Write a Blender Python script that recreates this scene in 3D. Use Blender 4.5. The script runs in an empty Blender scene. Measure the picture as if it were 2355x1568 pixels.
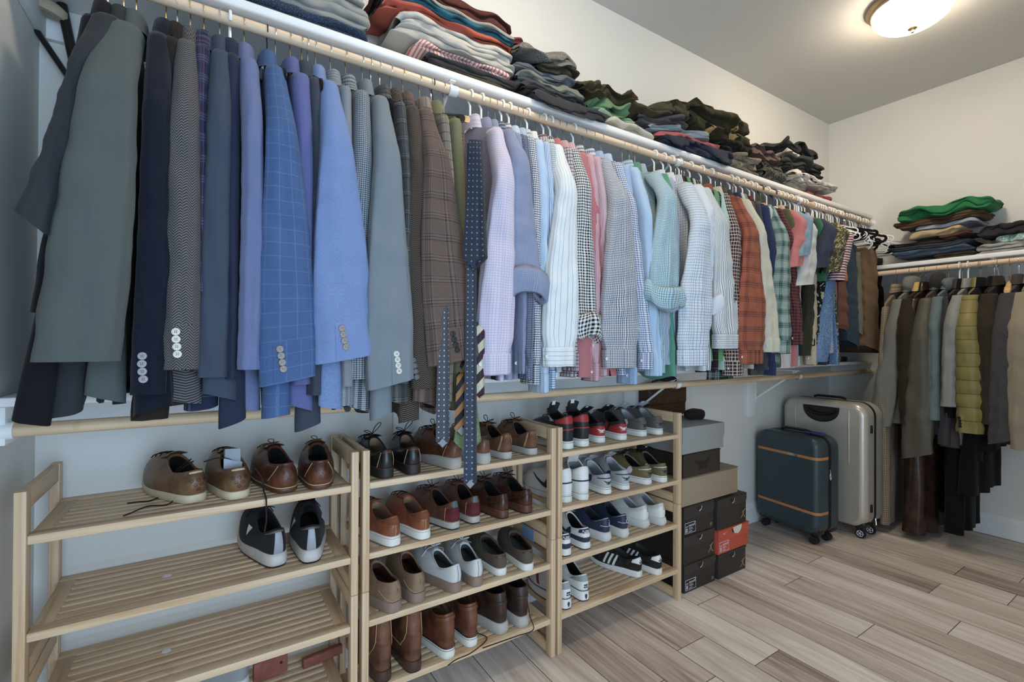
import bpy, bmesh, math, random
import numpy as np
from mathutils import Vector, Matrix
from mathutils.bvhtree import BVHTree
PI = math.pi
scn = bpy.context.scene
LINK = scn.collection.objects.link
rng = np.random.default_rng(7)

# ---------------------------------------------------------------- camera
CF, CYAW, CPITCH, CROLL, CCY = 1089.54, .5709, .006, .0046, 778.2
CPOS = np.array([0, -1.8746, 1.244])
cFw = np.array([math.sin(CYAW)*math.cos(CPITCH), math.cos(CYAW)*math.cos(CPITCH), math.sin(CPITCH)])
_r = np.array([math.cos(CYAW), -math.sin(CYAW), 0]); _u = np.cross(_r, cFw)
cR = math.cos(CROLL)*_r + math.sin(CROLL)*_u
cU = -math.sin(CROLL)*_r + math.cos(CROLL)*_u
def at(px, py, X=None, Y=None, Z=None):
    d = cR*(px-1177.5) + cFw*CF - cU*(py-CCY)
    i, v = (0, X) if X is not None else (1, Y) if Y is not None else (2, Z)
    return CPOS + (v-CPOS[i])/d[i]*d
cd = bpy.data.cameras.new('camera'); cam = bpy.data.objects.new('camera', cd); LINK(cam)
cd.sensor_width = 36; cd.lens = CF/2355*36; cd.sensor_fit = 'HORIZONTAL'
cd.shift_y = (CCY-784)/2355; cd.clip_start = .02; cd.clip_end = 60
m3 = Matrix((cR, cU, -cFw)).transposed()
cam.matrix_world = Matrix.Translation(CPOS) @ m3.to_4x4()
scn.camera = cam

# ---------------------------------------------------------------- geometry collector
class G:
    def __init__(s): s.v=[]; s.q=[]; s.t=[]; s.uv=[]; s.qm=[]; s.tm=[]; s.n=0
    def add(s, V, Q=None, T=None, uv=None, mi=0):
        V=np.asarray(V,float).reshape(-1,3)
        s.v.append(V); s.uv.append(np.zeros((len(V),2)) if uv is None else np.asarray(uv,float).reshape(-1,2))
        if Q is not None and len(Q): Q=np.asarray(Q,int)+s.n; s.q.append(Q); s.qm.append(np.full(len(Q),mi))
        if T is not None and len(T): T=np.asarray(T,int)+s.n; s.t.append(T); s.tm.append(np.full(len(T),mi))
        s.n+=len(V); return s
    def grid(s, P, cu=False, cv=False, uv=None, mi=0):
        P=np.asarray(P,float); n,m=P.shape[:2]; idx=np.arange(n*m).reshape(n,m)
        if uv is None:
            du=np.zeros((n,m)); du[:,1:]=np.cumsum(np.linalg.norm(np.diff(P,axis=1),axis=2),1)
            dv=np.zeros((n,m)); dv[1:]=np.cumsum(np.linalg.norm(np.diff(P,axis=0),axis=2),0)
            uv=np.stack([du,dv],-1)
        if cv:   # close across columns: repeat the seam so that the uv does not wrap back
            pass
        a=idx if not cu else np.vstack([idx,idx[:1]])
        a=a if not cv else np.hstack([a,a[:,:1]])
        Q=np.stack([a[:-1,:-1],a[:-1,1:],a[1:,1:],a[1:,:-1]],-1).reshape(-1,4)
        return s.add(P.reshape(-1,3),Q,uv=uv,mi=mi)
    def ring(s, P, uv=None, mi=0, cap0=False, cap1=False):   # loft: rows are closed rings, seam column repeated
        P=np.asarray(P,float); P2=np.concatenate([P,P[:,:1]],1)
        n=s.n; s.grid(P2,uv=uv,mi=mi); m=P2.shape[1]
        for c,row in ((cap0,0),(cap1,len(P)-1)):
            if c:
                b=s.n; s.add(P[row].mean(0)[None],uv=[[0,0]])
                k=n+row*m+np.arange(m-1); 
                T=np.stack([k,k+1,np.full(m-1,b)],-1)
                s.t.append(T); s.tm.append(np.full(len(T),mi))
        return s
    def tube(s, path, r, n=8, mi=0, caps=True):
        P=np.asarray(path,float); k=len(P); r=np.broadcast_to(r,(k,))
        T=np.gradient(P,axis=0); T/=np.linalg.norm(T,axis=1)[:,None]+1e-12
        a=np.array([0,0,1.]) if abs(T[0][2])<.9 else np.array([1.,0,0])
        N=np.cross(T[0],a); N/=np.linalg.norm(N); R=[]
        th=np.arange(n)/n*2*PI
        for i in range(k):
            N=N-T[i]*(N@T[i]); N/=np.linalg.norm(N)+1e-12; B=np.cross(T[i],N)
            R.append(P[i]+r[i]*(np.cos(th)[:,None]*N+np.sin(th)[:,None]*B))
        return s.ring(np.array(R),mi=mi,cap0=caps,cap1=caps)
    def lathe(s, prof, n=32, mi=0, origin=(0,0,0), axis='z'):
        prof=np.asarray(prof,float); th=np.arange(n)/n*2*PI
        P=np.stack([prof[:,0,None]*np.cos(th),prof[:,0,None]*np.sin(th),np.repeat(prof[:,1,None],n,1)],-1)
        if axis=='y': P=np.stack([P[...,0],-P[...,2],P[...,1]],-1)
        if axis=='x': P=np.stack([P[...,2],P[...,0],P[...,1]],-1)
        return s.ring(P+np.array(origin),mi=mi)
    def bm(s, b, mi=0):
        b.verts.index_update(); b.verts.ensure_lookup_table()
        V=np.array([v.co[:] for v in b.verts]); Q=[];T=[]
        for f in b.faces:
            i=[v.index for v in f.verts]
            if len(i)==4: Q.append(i)
            else:
                for k in range(1,len(i)-1): T.append([i[0],i[k],i[k+1]])
        b.free(); return s.add(V,Q,T,mi=mi)
    def box(s, x0,x1,y0,y1,z0,z1, bev=0, seg=2, mi=0, rot=None):
        if bev<=0:
            V=np.array([[x,y,z] for x in (x0,x1) for y in (y0,y1) for z in (z0,z1)])
            Q=[[0,1,3,2],[4,6,7,5],[0,4,5,1],[2,3,7,6],[0,2,6,4],[1,5,7,3]]
            if rot is not None: V=V@np.asarray(rot).T
            return s.add(V,Q,mi=mi)
        b=bmesh.new(); bmesh.ops.create_cube(b,size=1)
        for v in b.verts: v.co=((x0+x1)/2+v.co.x*(x1-x0),(y0+y1)/2+v.co.y*(y1-y0),(z0+z1)/2+v.co.z*(z1-z0))
        bmesh.ops.bevel(b,geom=b.edges[:],offset=bev,segments=seg,profile=.5,affect='EDGES')
        if rot is not None: bmesh.ops.transform(b,matrix=Matrix(rot).to_4x4(),verts=b.verts)
        return s.bm(b,mi)
    def xf(s, M):
        M=np.array(M); s.v=[v@M[:3,:3].T+M[:3,3] for v in s.v]; return s
    def obj(s, name, mats, parent=None, sharp=40, loc=None, boxuv=False):
        V=np.concatenate(s.v); UV=np.concatenate(s.uv)
        Q=np.concatenate(s.q) if s.q else np.zeros((0,4),int); T=np.concatenate(s.t) if s.t else np.zeros((0,3),int)
        me=bpy.data.meshes.new(name); nq,nt=len(Q),len(T); L=np.concatenate([Q.ravel(),T.ravel()])
        me.vertices.add(len(V)); me.vertices.foreach_set('co',V.astype(np.float32).ravel())
        me.loops.add(len(L)); me.loops.foreach_set('vertex_index',L.astype(np.int32))
        me.polygons.add(nq+nt)
        me.polygons.foreach_set('loop_start',np.concatenate([np.arange(nq)*4,nq*4+np.arange(nt)*3]).astype(np.int32))
        mi=np.concatenate(s.qm+s.tm).astype(np.int32) if (s.qm or s.tm) else np.zeros(0,np.int32)
        me.polygons.foreach_set('material_index',mi)
        me.update(calc_edges=True)
        ul=me.uv_layers.new(name='UVMap'); ul.data.foreach_set('uv',UV[L].astype(np.float32).ravel())
        me.polygons.foreach_set('use_smooth',np.ones(nq+nt,bool))
        me.validate()
        if sharp: me.set_sharp_from_angle(angle=math.radians(sharp))
        for m in (mats if isinstance(mats,(list,tuple)) else [mats]): me.materials.append(m)
        o=bpy.data.objects.new(name,me); LINK(o)
        if parent is not None: o.parent=parent
        if loc is not None: o.location=loc
        return o
def tag(o,label,cat,group=None,kind=None):
    if label: o['label']=label
    if cat: o['category']=cat
    if group: o['group']=group
    if kind: o['kind']=kind
    return o
def thing(name,label,cat,loc=(0,0,0),rz=0,group=None,rot=None):
    o=bpy.data.objects.new(name,None); LINK(o); o.empty_display_size=.05
    o.location=loc; o.rotation_euler=rot if rot else (0,0,rz)
    return tag(o,label,cat,group)
def dup(root,loc,rz,label,group=None,rot=None):
    r=root.copy(); LINK(r); r.location=loc; r.rotation_euler=rot if rot else (0,0,rz); r['label']=label
    if group: r['group']=group
    for ch in list(root.children):
        c=ch.copy(); LINK(c); c.parent=r
        for g in ch.children:
            d=g.copy(); LINK(d); d.parent=c
    return r
def struct(o,label=None):
    o['kind']='structure'
    if label: o['label']=label
    return o
def sm(x,a=0.,b=1.):
    t=np.clip((np.asarray(x,float)-a)/(b-a),0,1); return t*t*(3-2*t)
def lerp(a,b,t): return a+(b-a)*t
class Nz:   # cheap smooth noise: sums of random sines
    def __init__(s,seed,k=7,f=1.):
        g=np.random.default_rng(seed); s.d=g.normal(size=(k,3)); s.d/=np.linalg.norm(s.d,axis=1)[:,None]
        s.f=f*(2.0**g.uniform(0,1.6,k)); s.p=g.uniform(0,2*PI,k); s.a=1/s.f; s.a/=s.a.sum()
    def __call__(s,P):
        P=np.asarray(P,float); return (np.sin((P@s.d.T)*s.f*2*PI+s.p)*s.a).sum(-1)*1.6

# ---------------------------------------------------------------- materials
def lin(c): 
    c=[x/255 for x in c]; return tuple(x/12.92 if x<=.04045 else ((x+.055)/1.055)**2.4 for x in c)
class NT:
    def __init__(s,name):
        s.m=bpy.data.materials.new(name); s.m.use_nodes=True; s.t=s.m.node_tree; s.n=s.t.nodes; s.l=s.t.links
        s.b=s.n['Principled BSDF']
    def set(s,inp,v):
        if hasattr(v,'is_output') or isinstance(v,bpy.types.NodeSocket): s.l.new(v,inp)
        else: inp.default_value=v
    def m_(s,op,a,b=0.,c=0.):
        n=s.n.new('ShaderNodeMath'); n.operation=op
        for i,x in enumerate((a,b,c)): s.set(n.inputs[i],x)
        return n.outputs[0]
    def mix(s,f,a,b,mode='MIX'):
        n=s.n.new('ShaderNodeMix'); n.data_type='RGBA'; n.blend_type=mode
        s.set(n.inputs[0],f)
        for i,x in ((6,a),(7,b)): s.set(n.inputs[i], x if isinstance(x,bpy.types.NodeSocket) else (*x[:3],1))
        return n.outputs[2]
    def uv(s):
        n=s.n.new('ShaderNodeUVMap'); n.uv_map='UVMap'; p=s.n.new('ShaderNodeSeparateXYZ'); s.l.new(n.outputs[0],p.inputs[0])
        s.vec=n.outputs[0]; return p.outputs[0],p.outputs[1]
    def co(s,kind='Object'):
        n=s.n.new('ShaderNodeTexCoord'); return n.outputs[kind]
    def sep(s,v):
        p=s.n.new('ShaderNodeSeparateXYZ'); s.l.new(v,p.inputs[0]); return p.outputs
    def comb(s,x,y,z=0.):
        n=s.n.new('ShaderNodeCombineXYZ')
        for i,k in enumerate((x,y,z)): s.set(n.inputs[i],k)
        return n.outputs[0]
    def noise(s,vec,scale,detail=2.,rough=.5,dist=0.):
        n=s.n.new('ShaderNodeTexNoise'); s.l.new(vec,n.inputs['Vector'])
        n.inputs['Scale'].default_value=scale; n.inputs['Detail'].default_value=detail; n.inputs['Roughness'].default_value=rough; n.inputs['Distortion'].default_value=dist
        return n.outputs[0]
    def vor(s,vec,scale,out='Distance'):
        n=s.n.new('ShaderNodeTexVoronoi'); s.l.new(vec,n.inputs['Vector']); n.inputs['Scale'].default_value=scale; return n.outputs[out]
    def ramp(s,f,*stops):
        n=s.n.new('ShaderNodeValToRGB'); s.set(n.inputs[0],f); e=n.color_ramp.elements
        while len(e)<len(stops): e.new(.5)
        for k,(p,c) in zip(e,stops): k.position=p; k.color=(*c,1)
        return n.outputs[0]
    def bump(s,h,strength=.3,dist=.002):
        n=s.n.new('ShaderNodeBump'); n.inputs['Strength'].default_value=strength; n.inputs['Distance'].default_value=dist
        s.l.new(h,n.inputs['Height']); s.l.new(n.outputs[0],s.b.inputs['Normal'])
    def fin(s,col,rough=.8,spec=.3,metal=0.,sheen=0.):
        s.set(s.b.inputs['Base Color'], col if isinstance(col,bpy.types.NodeSocket) else (*col[:3],1))
        s.set(s.b.inputs['Roughness'],rough); s.b.inputs['Specular IOR Level'].default_value=spec; s.b.inputs['Metallic'].default_value=metal
        if sheen: s.b.inputs['Sheen Weight'].default_value=sheen; s.b.inputs['Sheen Roughness'].default_value=.5
        return s.m
MC={}
def plain(name,c,rough=.6,spec=.4,metal=0.,nz=.06,scale=40,bump=0.):
    if name in MC: return MC[name]
    t=NT(name); c=lin(c)
    v=t.noise(t.co(),scale,3); col=t.mix(v,[x*(1-nz) for x in c],[min(1,x*(1+nz)) for x in c])
    if bump: t.bump(t.noise(t.co(),scale*6,2),bump,.001)
    MC[name]=t.fin(col,rough,spec,metal); return MC[name]
def cloth(c):
    c=lin(c); m=sum(c)/3; return tuple(.9*(lerp(m,x,.86))**1.1 for x in c)
def fab(name,c,kind='plain',c2=None,p=.01,w=.35,c3=None,rough=.9,nz=.2,sheen=.05,weave=700,bump=.25,spec=.15):
    if name in MC: return MC[name]
    t=NT(name); u,v=t.uv(); c=cloth(c); c2=cloth(c2 or (255,255,255)); F=lambda x,q,o=0.: t.m_('FRACT',t.m_('ADD',t.m_('DIVIDE',x,q),o))
    line=lambda x,q,ww,o=0.: t.m_('LESS_THAN',F(x,q,o),ww)
    col=None
    if kind=='plain': f=0.
    elif kind=='stripe': f=line(u,p,w)
    elif kind=='hstripe': f=line(v,p,w)
    elif kind=='grid': f=t.m_('MAXIMUM',line(u,p,w),line(v,p,w))
    elif kind=='gingham': f=t.m_('MULTIPLY',t.m_('ADD',line(u,p,.5),line(v,p,.5)),.5)
    elif kind in ('plaid','tartan'):
        f=t.m_('MULTIPLY',t.m_('ADD',line(u,p,w),line(v,p,w)),.42)
        c3=cloth(c3 or (20,20,20))
        tr=lambda x:t.m_('MULTIPLY',line(x,p,.42,.13),line(x,p*.14,.42))
        g=t.m_('MULTIPLY',t.m_('ADD',tr(u),tr(v)),.45)
        col=t.mix(g,t.mix(f,c,c2),c3)
    elif kind=='herring':
        tri=t.m_('ABSOLUTE',t.m_('SUBTRACT',F(u,p),.5)); f=line(t.m_('ADD',v,t.m_('MULTIPLY',tri,p*1.1)),w,.5)
    elif kind=='dots':
        a=t.m_('SUBTRACT',F(u,p),.5); b=t.m_('SUBTRACT',F(v,p),.5)
        f=t.m_('LESS_THAN',t.m_('ADD',t.m_('ABSOLUTE',a),t.m_('ABSOLUTE',b)),w)
    elif kind=='speck': f=t.m_('GREATER_THAN',t.noise(t.vec,1/p,1.),w)
    elif kind=='camo':
        f=t.m_('GREATER_THAN',t.noise(t.vec,1/p,2.,.5,1.5),w)
    elif kind=='paisley':
        f=t.m_('GREATER_THAN',F(t.vor(t.vec,1/p),.28),.62)
    if kind=='plain': col=c
    elif col is None: col=t.mix(f,c,c2)
    n1=t.noise(t.comb(t.m_('MULTIPLY',u,weave),t.m_('MULTIPLY',v,weave*.35)),1.,2.); n2=t.noise(t.vec,14.,2.)
    k=t.m_('ADD',1-nz,t.m_('MULTIPLY',t.m_('ADD',t.m_('MULTIPLY',n1,1.5),t.m_('MULTIPLY',n2,.5)),nz))
    col=t.mix(1.,col,t.comb(k,k,k),'MULTIPLY')
    if bump: t.bump(n1,bump,.0006)
    MC[name]=t.fin(col,rough,spec,0.,sheen); return MC[name]
def leather(name,c,rough=.42,c2=None,spec=.45):
    if name in MC: return MC[name]
    t=NT(name); c=lin(c); c2=lin(c2) if c2 else tuple(x*.45 for x in c)
    v=t.noise(t.co(),22,4,.6); col=t.ramp(v,(.32,c2),(.62,c),(.8,tuple(min(1,x*1.15) for x in c)))
    t.bump(t.noise(t.co(),260,3),.18,.001)
    MC[name]=t.fin(col,rough,spec); return MC[name]
STEEL=plain("steel",(190,188,182),.28,.5,1.)
# ---------------------------------------------------------------- surfaces of the room
XL, XR, ZC, YF = -.4126, 4.3101, 3.048, -2.9
def paint(name,c,nz=.02):
    t=NT(name); c=lin(c); v=t.noise(t.co(),3,2); w=t.noise(t.co(),350,2)
    col=t.mix(v,[x*(1-nz) for x in c],[min(1,x*(1+nz)) for x in c]); t.bump(w,.08,.0006); return t.fin(col,.65,.25)
M_wall=paint('wall_paint',(226,223,216)); M_ceil=paint('ceiling_paint',(205,203,197)); M_trim=paint('trim_paint',(232,232,230),.01)
M_shelf=plain('white_melamine',(236,235,232),.35,.5,nz=.01)
def wood(name,c1,c2,axis='x',k=1.,rough=.45,knots=True):
    t=NT(name); s=t.sep(t.co()); a=dict(x=0,y=1,z=2)[axis]; sc=[42*k]*3; sc[a]=1.6*k
    vec=t.comb(*[t.m_('MULTIPLY',s[i],sc[i]) for i in range(3)])
    g=t.noise(vec,1.,4,.6,.6); col=t.ramp(g,(.3,lin(c2)),(.52,lin(c1)),(.75,tuple(min(1,x*1.12) for x in lin(c1))))
    if knots:
        sc=[9*k]*3; sc[a]=13*k; q=t.noise(t.comb(*[t.m_('MULTIPLY',s[i],sc[i]) for i in range(3)]),1.,2)
        col=t.mix(t.m_('MULTIPLY',t.m_('GREATER_THAN',q,.7),.35),col,lin(c2))
    t.bump(g,.12,.001); return t.fin(col,rough,.4)
BX=wood('bamboo_along',(213,184,150),(186,148,110),'x'); BY=wood('bamboo_across',(205,174,138),(176,137,98),'y'); BZ=wood('bamboo_upright',(210,180,145),(184,146,106),'z')
PINEX=wood('pine_rod',(226,198,168),(205,168,132),'x',.8,.5,False); PINEY=wood('pine_rod_across',(226,198,168),(205,168,132),'y',.8,.5,False)
PINEW=wood('pine_rod_lower',(214,186,152),(188,152,114),'x',.8,.5,True)
def floor_mat():
    t=NT('vinyl_planks'); s=t.sep(t.co()); x,y=s[0],s[1]
    px=t.m_('DIVIDE',x,.178); ix=t.m_('FLOOR',px)
    wn=t.n.new('ShaderNodeTexWhiteNoise'); wn.noise_dimensions='1D'; t.l.new(ix,wn.inputs['W'])
    py=t.m_('ADD',t.m_('DIVIDE',y,1.22),wn.outputs[0]); iy=t.m_('FLOOR',py)
    w2=t.n.new('ShaderNodeTexWhiteNoise'); w2.noise_dimensions='2D'; t.l.new(t.comb(ix,iy),w2.inputs['Vector']); r=w2.outputs[0]
    vec=t.comb(t.m_('MULTIPLY',x,26.),t.m_('ADD',t.m_('MULTIPLY',y,1.5),t.m_('MULTIPLY',r,37.)),t.m_('MULTIPLY',r,11.))
    g=t.noise(vec,1.,5,.62,.8); h=t.noise(t.comb(t.m_('MULTIPLY',x,5.),t.m_('ADD',t.m_('MULTIPLY',y,.9),t.m_('MULTIPLY',r,19.)),r),1.,3)
    f=t.m_('ADD',t.m_('MULTIPLY',g,.55),t.m_('ADD',t.m_('MULTIPLY',h,.45),t.m_('MULTIPLY',t.m_('SUBTRACT',r,.5),.16)))
    col=t.ramp(f,(.3,lin((132,114,102))),(.44,lin((184,167,153))),(.54,lin((207,193,180))),(.68,lin((230,219,208))))
    e1=t.m_('LESS_THAN',t.m_('ABSOLUTE',t.m_('SUBTRACT',t.m_('FRACT',px),.5)),.492); e2=t.m_('LESS_THAN',t.m_('ABSOLUTE',t.m_('SUBTRACT',t.m_('FRACT',py),.5)),.4988)
    e=t.m_('MULTIPLY',e1,e2); col=t.mix(e,lin((70,58,50)),col)
    t.bump(t.m_('ADD',t.m_('MULTIPLY',g,.3),e),.25,.0012); return t.fin(col,t.m_('ADD',.36,t.m_('MULTIPLY',g,.2)),.45)
def panel(name,x0,x1,y0,y1,z0,z1,m,label=None):
    return struct(G().box(x0,x1,y0,y1,z0,z1).obj(name,m,sharp=30),label)
panel('floor',XL-.1,XR+.1,YF-.1,.1,-.06,0,floor_mat(),'greige wood-look plank floor')
panel('ceiling',XL-.1,XR+.1,YF-.1,.1,ZC,ZC+.06,M_ceil,'flat off-white ceiling')
panel('wall_back',XL-.1,XR+.1,0,.1,0,ZC,M_wall,'long white wall behind the hanging rods')
panel('wall_right',XR,XR+.1,YF,0,0,ZC,M_wall,'white end wall behind the coats')
panel('wall_left',XL-.1,XL,YF,0,0,ZC,M_wall,'white end wall left of the jackets')
# wall behind the camera with a wide open doorway to a daylit room
DX0,DX1,DZ=-.33,1.15,2.3
g=G(); g.box(XL-.1,DX0,YF-.1,YF,0,ZC); g.box(DX1,XR+.1,YF-.1,YF,0,ZC); g.box(DX0,DX1,YF-.1,YF,DZ,ZC)
struct(g.obj('wall_front',M_wall,sharp=30),'wall with the wide open doorway')
g=G(); g.box(DX0-.08,DX0,YF,YF+.018,0,DZ+.08,.004); g.box(DX1,DX1+.08,YF,YF+.018,0,DZ+.08,.004); g.box(DX0,DX1,YF,YF+.018,DZ,DZ+.08,.004)
struct(g.obj('trim_1',M_trim,sharp=30),'white casing round the doorway')
def base(name,pts,m=M_trim):
    g=G(); prof=[(0,0),(.018,0),(.018,.03),(.013,.034),(.013,.098),(.009,.105),(.009,.118),(.004,.13),(0,.132)]
    (x0,y0),(x1,y1),(nx,ny)=pts
    P=[[[x+nx*d,y+ny*d,z] for (d,z) in prof] for (x,y) in ((x0,y0),(x1,y1))]
    g.grid(P); struct(g.obj(name,m,sharp=25),'white baseboard')
base('baseboard_back',((XL,0),(XR,0),(0,-1))); base('baseboard_right',((XR,0),(XR,YF),(-1,0))); base('baseboard_left',((XL,YF),(XL,0),(1,0)))
def cleat(n,x0,x1,y0,y1,z0,z1): struct(G().box(x0,x1,y0,y1,z0,z1,.003).obj('trim_%d'%n,M_trim,sharp=30),'white ledger board under a shelf')
cleat(2,XL,XR,-.018,0,2.105,2.199); cleat(3,XL,XR,-.018,0,.995,1.085); cleat(4,XL,XL+.018,-.31,-.018,2.105,2.199); cleat(5,XL,XL+.018,-.31,-.018,.995,1.085)
cleat(6,XR-.018,XR,-2.2,-.018,1.67,1.765); cleat(7,XR-.018,XR,-.31,-.018,2.105,2.199); cleat(8,XR-.018,XR,-.31,-.018,.995,1.085)

# ---------------------------------------------------------------- shelves, rods, brackets
def shelf(label,x0,x1,y0,y1,z0,z1,bev):
    o=G().box(x0,x1,y0,y1,z0,z1,bev,4).obj('wall_shelf',M_shelf,sharp=50); tag(o,label,'shelf')
shelf('long white upper shelf carrying the folded clothes',XL+.001,XR-.001,-.31,-.001,2.199,2.229,.009)
shelf('long white lower shelf under the shirts',XL+.001,XR-.001,-.31,-.001,1.085,1.107,.004)
shelf('short white shelf on the end wall above the coats',4.0,XR-.001,-2.2,-.012,1.765,1.795,.008)
RY,RZ,RL=-.2965,2.1622,1.0281
def rod(label,p0,p1,m,cups):
    p0,p1=np.array(p0),np.array(p1); t=thing('closet_rod',label,'rod',p0)
    G().tube([p0*0,(p1-p0)*.5,(p1-p0)],.0165,20).obj('pole',m,t)
    d=(p1-p0)/np.linalg.norm(p1-p0)
    for k in cups:
        c=(p1-p0)*k; s=1 if k==0 else -1
        G().tube([c,c+d*s*.005,c+d*s*.0052,c+d*s*.03],[.033,.033,.0215,.0205],20).obj('end_cup',M_shelf,t)
rod('pale pine rod of the upper level, full of hangers',(XL+.0,RY,RZ),(XR,RY,RZ),PINEX,(0,1))
rod('pale pine rod of the lower level, left empty',(XL+.0,RY,RL),(XR,RY,RL),PINEW,(0,1))
rod('pine rod on the end wall holding the coats',(3.9845,-2.2,1.7324),(3.9845,-.012,1.7324),PINEY,())
def bracket(label,loc,rz=0):   # local: wall at y=0, rod at y=-.2965, z=0 at rod centre
    t=thing('shelf_bracket',label,'bracket',loc,rz)
    G().box(-.012,.012,-.0215,-.018,-.2,.035,.001).obj('wall_plate',M_shelf,t)
    g=G(); g.tube([(0,-.02,-.17),(0,-.29,.028)],.006,8); g.box(-.011,.011,-.305,-.018,.031,.0355,.001); g.obj('strut',M_shelf,t)
    a=np.linspace(-25,205,18)*PI/180; g=G()
    for r in (.0215,.019): g.grid([[[x,-.2965-r*math.cos(q),-r*math.sin(q)] for x in (-.016,.016)] for q in a])
    g.box(-.014,.014,-.2752,-.2712,.002,.034,.001); g.obj('rod_hook',M_shelf,t,sharp=60)
for x,nm in ((.748,'between the brown jackets and the pink shirt'),(2.004,'above the aqua and white check shirts'),(3.208,'among the white hangers at the far end')):
    bracket('white metal bracket holding the upper rod '+nm,(x,0,RZ))
for x,nm in ((.69,'behind the neckties'),(2.007,'above the brown leather case'),(3.21,'above the silver suitcase')):
    bracket('white metal bracket holding the lower rod '+nm,(x,0,RL))
bracket('white metal bracket holding the coat rod on the end wall',(4.31,-1.03,1.7324),-PI/2)
for n,(x0,x1,z0) in enumerate(((3.115,3.235,.735),(1.93,2.05,.735),(.63,.75,.735))):
    struct(G().box(x0,x1,-.017,0,z0,.995,.003).obj('trim_%d'%(9+n),M_trim,sharp=30),'white upright board under the lower shelf')

# ---------------------------------------------------------------- bamboo shoe racks
def rack_unit(label,x0,top,group='stackable bamboo shoe racks'):
    t=thing('shoe_rack',label,'shoe rack',(x0,-.39,.462 if top else 0),0,group); W=.757
    H=.44 if top else .4615; tiers=(.118,.338) if top else (.152,.369)
    for xa in (0.,W-.022):
        for y in (0,.285):
            f=G().box(xa,xa+.022,y,y+.035,0,H,.003).obj('post',BZ,t,sharp=30)
            for z in tiers:
                G().lathe([(0,0),(.005,0),(.005,.002),(0,.002)],10,axis='x',origin=(xa+.0215 if xa==0 else xa-.0015,y+.0175,z-.01)).obj('bolt',STEEL,f)
        G().box(xa+.002,xa+.02,.035,.285,H-.048,H-.001,.003).obj('upper_rail',BY,t,sharp=30); G().box(xa+.002,xa+.02,.035,.285,.004,.044,.003).obj('lower_rail',BY,t,sharp=30)
    for z in tiers:
        g=G(); g.box(.022,W-.022,.004,.042,z-.021,z,.003); g.box(.022,W-.022,.278,.316,z-.021,z,.003)
        for k in range(7): g.box(.05,W-.05,.0505+k*.0325,.0505+k*.0325+.0225,z-.012,z-.001,.002)
        for xa in (.023,W-.061): g.box(xa,xa+.038,.042,.278,z-.02,z-.0005,.002,mi=1)
        for xa in (.24,.5): g.box(xa,xa+.02,.042,.278,z-.02,z-.0125,mi=1)
        s=g.obj('slat_shelf',[BX,BY],t,sharp=30)
        if x0<0 or x0>1: G().lathe([(0,.0003),(.011,.0003),(.011,0)],20,origin=(.27,.165,z-.0007)).obj('round_sticker',M_shelf,s)
    return t
RU={}
for x0,nm in ((-.3615,'left'),(.4075,'middle'),(1.1755,'right')):
    RU[nm]=rack_unit({'left':'upper half of the nearly empty bamboo rack beside the left wall','middle':'upper half of the middle bamboo rack filled with brown shoes','right':'upper half of the bamboo rack of sneakers beside the boxes'}[nm],x0,True)
    RU[nm+'_low']=rack_unit({'left':'lower half of the nearly empty bamboo rack, by the left wall','middle':'lower half of the middle bamboo rack, holding boots and white canvas shoes','right':'lower half of the sneaker rack beside the black boxes'}[nm],x0,False)

# ---------------------------------------------------------------- lamps and daylight
def lamp(label,x,y):
    t=thing('ceiling_lamp',label,'ceiling lamp',(x,y,ZC))
    BR=plain('brushed_bronze',(178,158,126),.35,.5,.85)
    G().lathe([(0,0),(.168,0),(.196,-.004),(.2,-.014),(.192,-.02),(.188,-.03),(.181,-.034),(.178,-.044),(.168,-.046),(.1,-.046)],64).obj('base_ring',BR,t)
    tt=NT('opal_glass') if 'opal' not in MC else None
    if tt:
        L=tt.n.new('ShaderNodeLayerWeight'); L.inputs[0].default_value=.4
        e=tt.ramp(L.outputs['Facing'],(0,(1,.87,.69)),(.7,(1,.83,.62)),(1,(.8,.6,.38)))
        tt.fin((.9,.88,.82),.2,.5); tt.l.new(e,tt.b.inputs['Emission Color']); tt.b.inputs['Emission Strength'].default_value=LAMP_E; MC['opal']=tt.m
    a=np.linspace(0,PI/2,20); G().lathe([(.174*math.cos(q)+.0,-.042-.105*math.sin(q)) for q in a],64).obj('glass_bowl',MC['opal'],t)
    G().lathe([(0,-.1455),(.022,-.1465),(.02,-.151),(.006,-.153),(.005,-.158),(.0085,-.163),(.0085,-.169),(0,-.175)],20).obj('finial',BR,t)
LAMP_E=44.
lamp('lit flush ceiling lamp with frosted glass bowl and brass ring',3.11,-.92)
lamp('second lit flush ceiling lamp over the jackets',1.0,-.92)
w=bpy.data.worlds.new('sky'); scn.world=w; w.use_nodes=True
bg=w.node_tree.nodes['Background']; bg.inputs[0].default_value=(.52,.74,1,1); bg.inputs[1].default_value=6.2
pl=bpy.data.lights.new('daylight_portal','AREA'); pl.shape='RECTANGLE'; pl.size=DX1-DX0; pl.size_y=DZ; pl.cycles.is_portal=True
po=bpy.data.objects.new('daylight_portal',pl); LINK(po); po.location=((DX0+DX1)/2,YF-.05,DZ/2); po.rotation_euler=(PI/2,0,0)
scn.view_settings.view_transform='Standard'; scn.view_settings.look='None'; scn.view_settings.gamma=1; scn.view_settings.exposure=0
scn.cycles.max_bounces=6; scn.cycles.diffuse_bounces=4; scn.cycles.glossy_bounces=2; scn.cycles.sample_clamp_indirect=6
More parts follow.
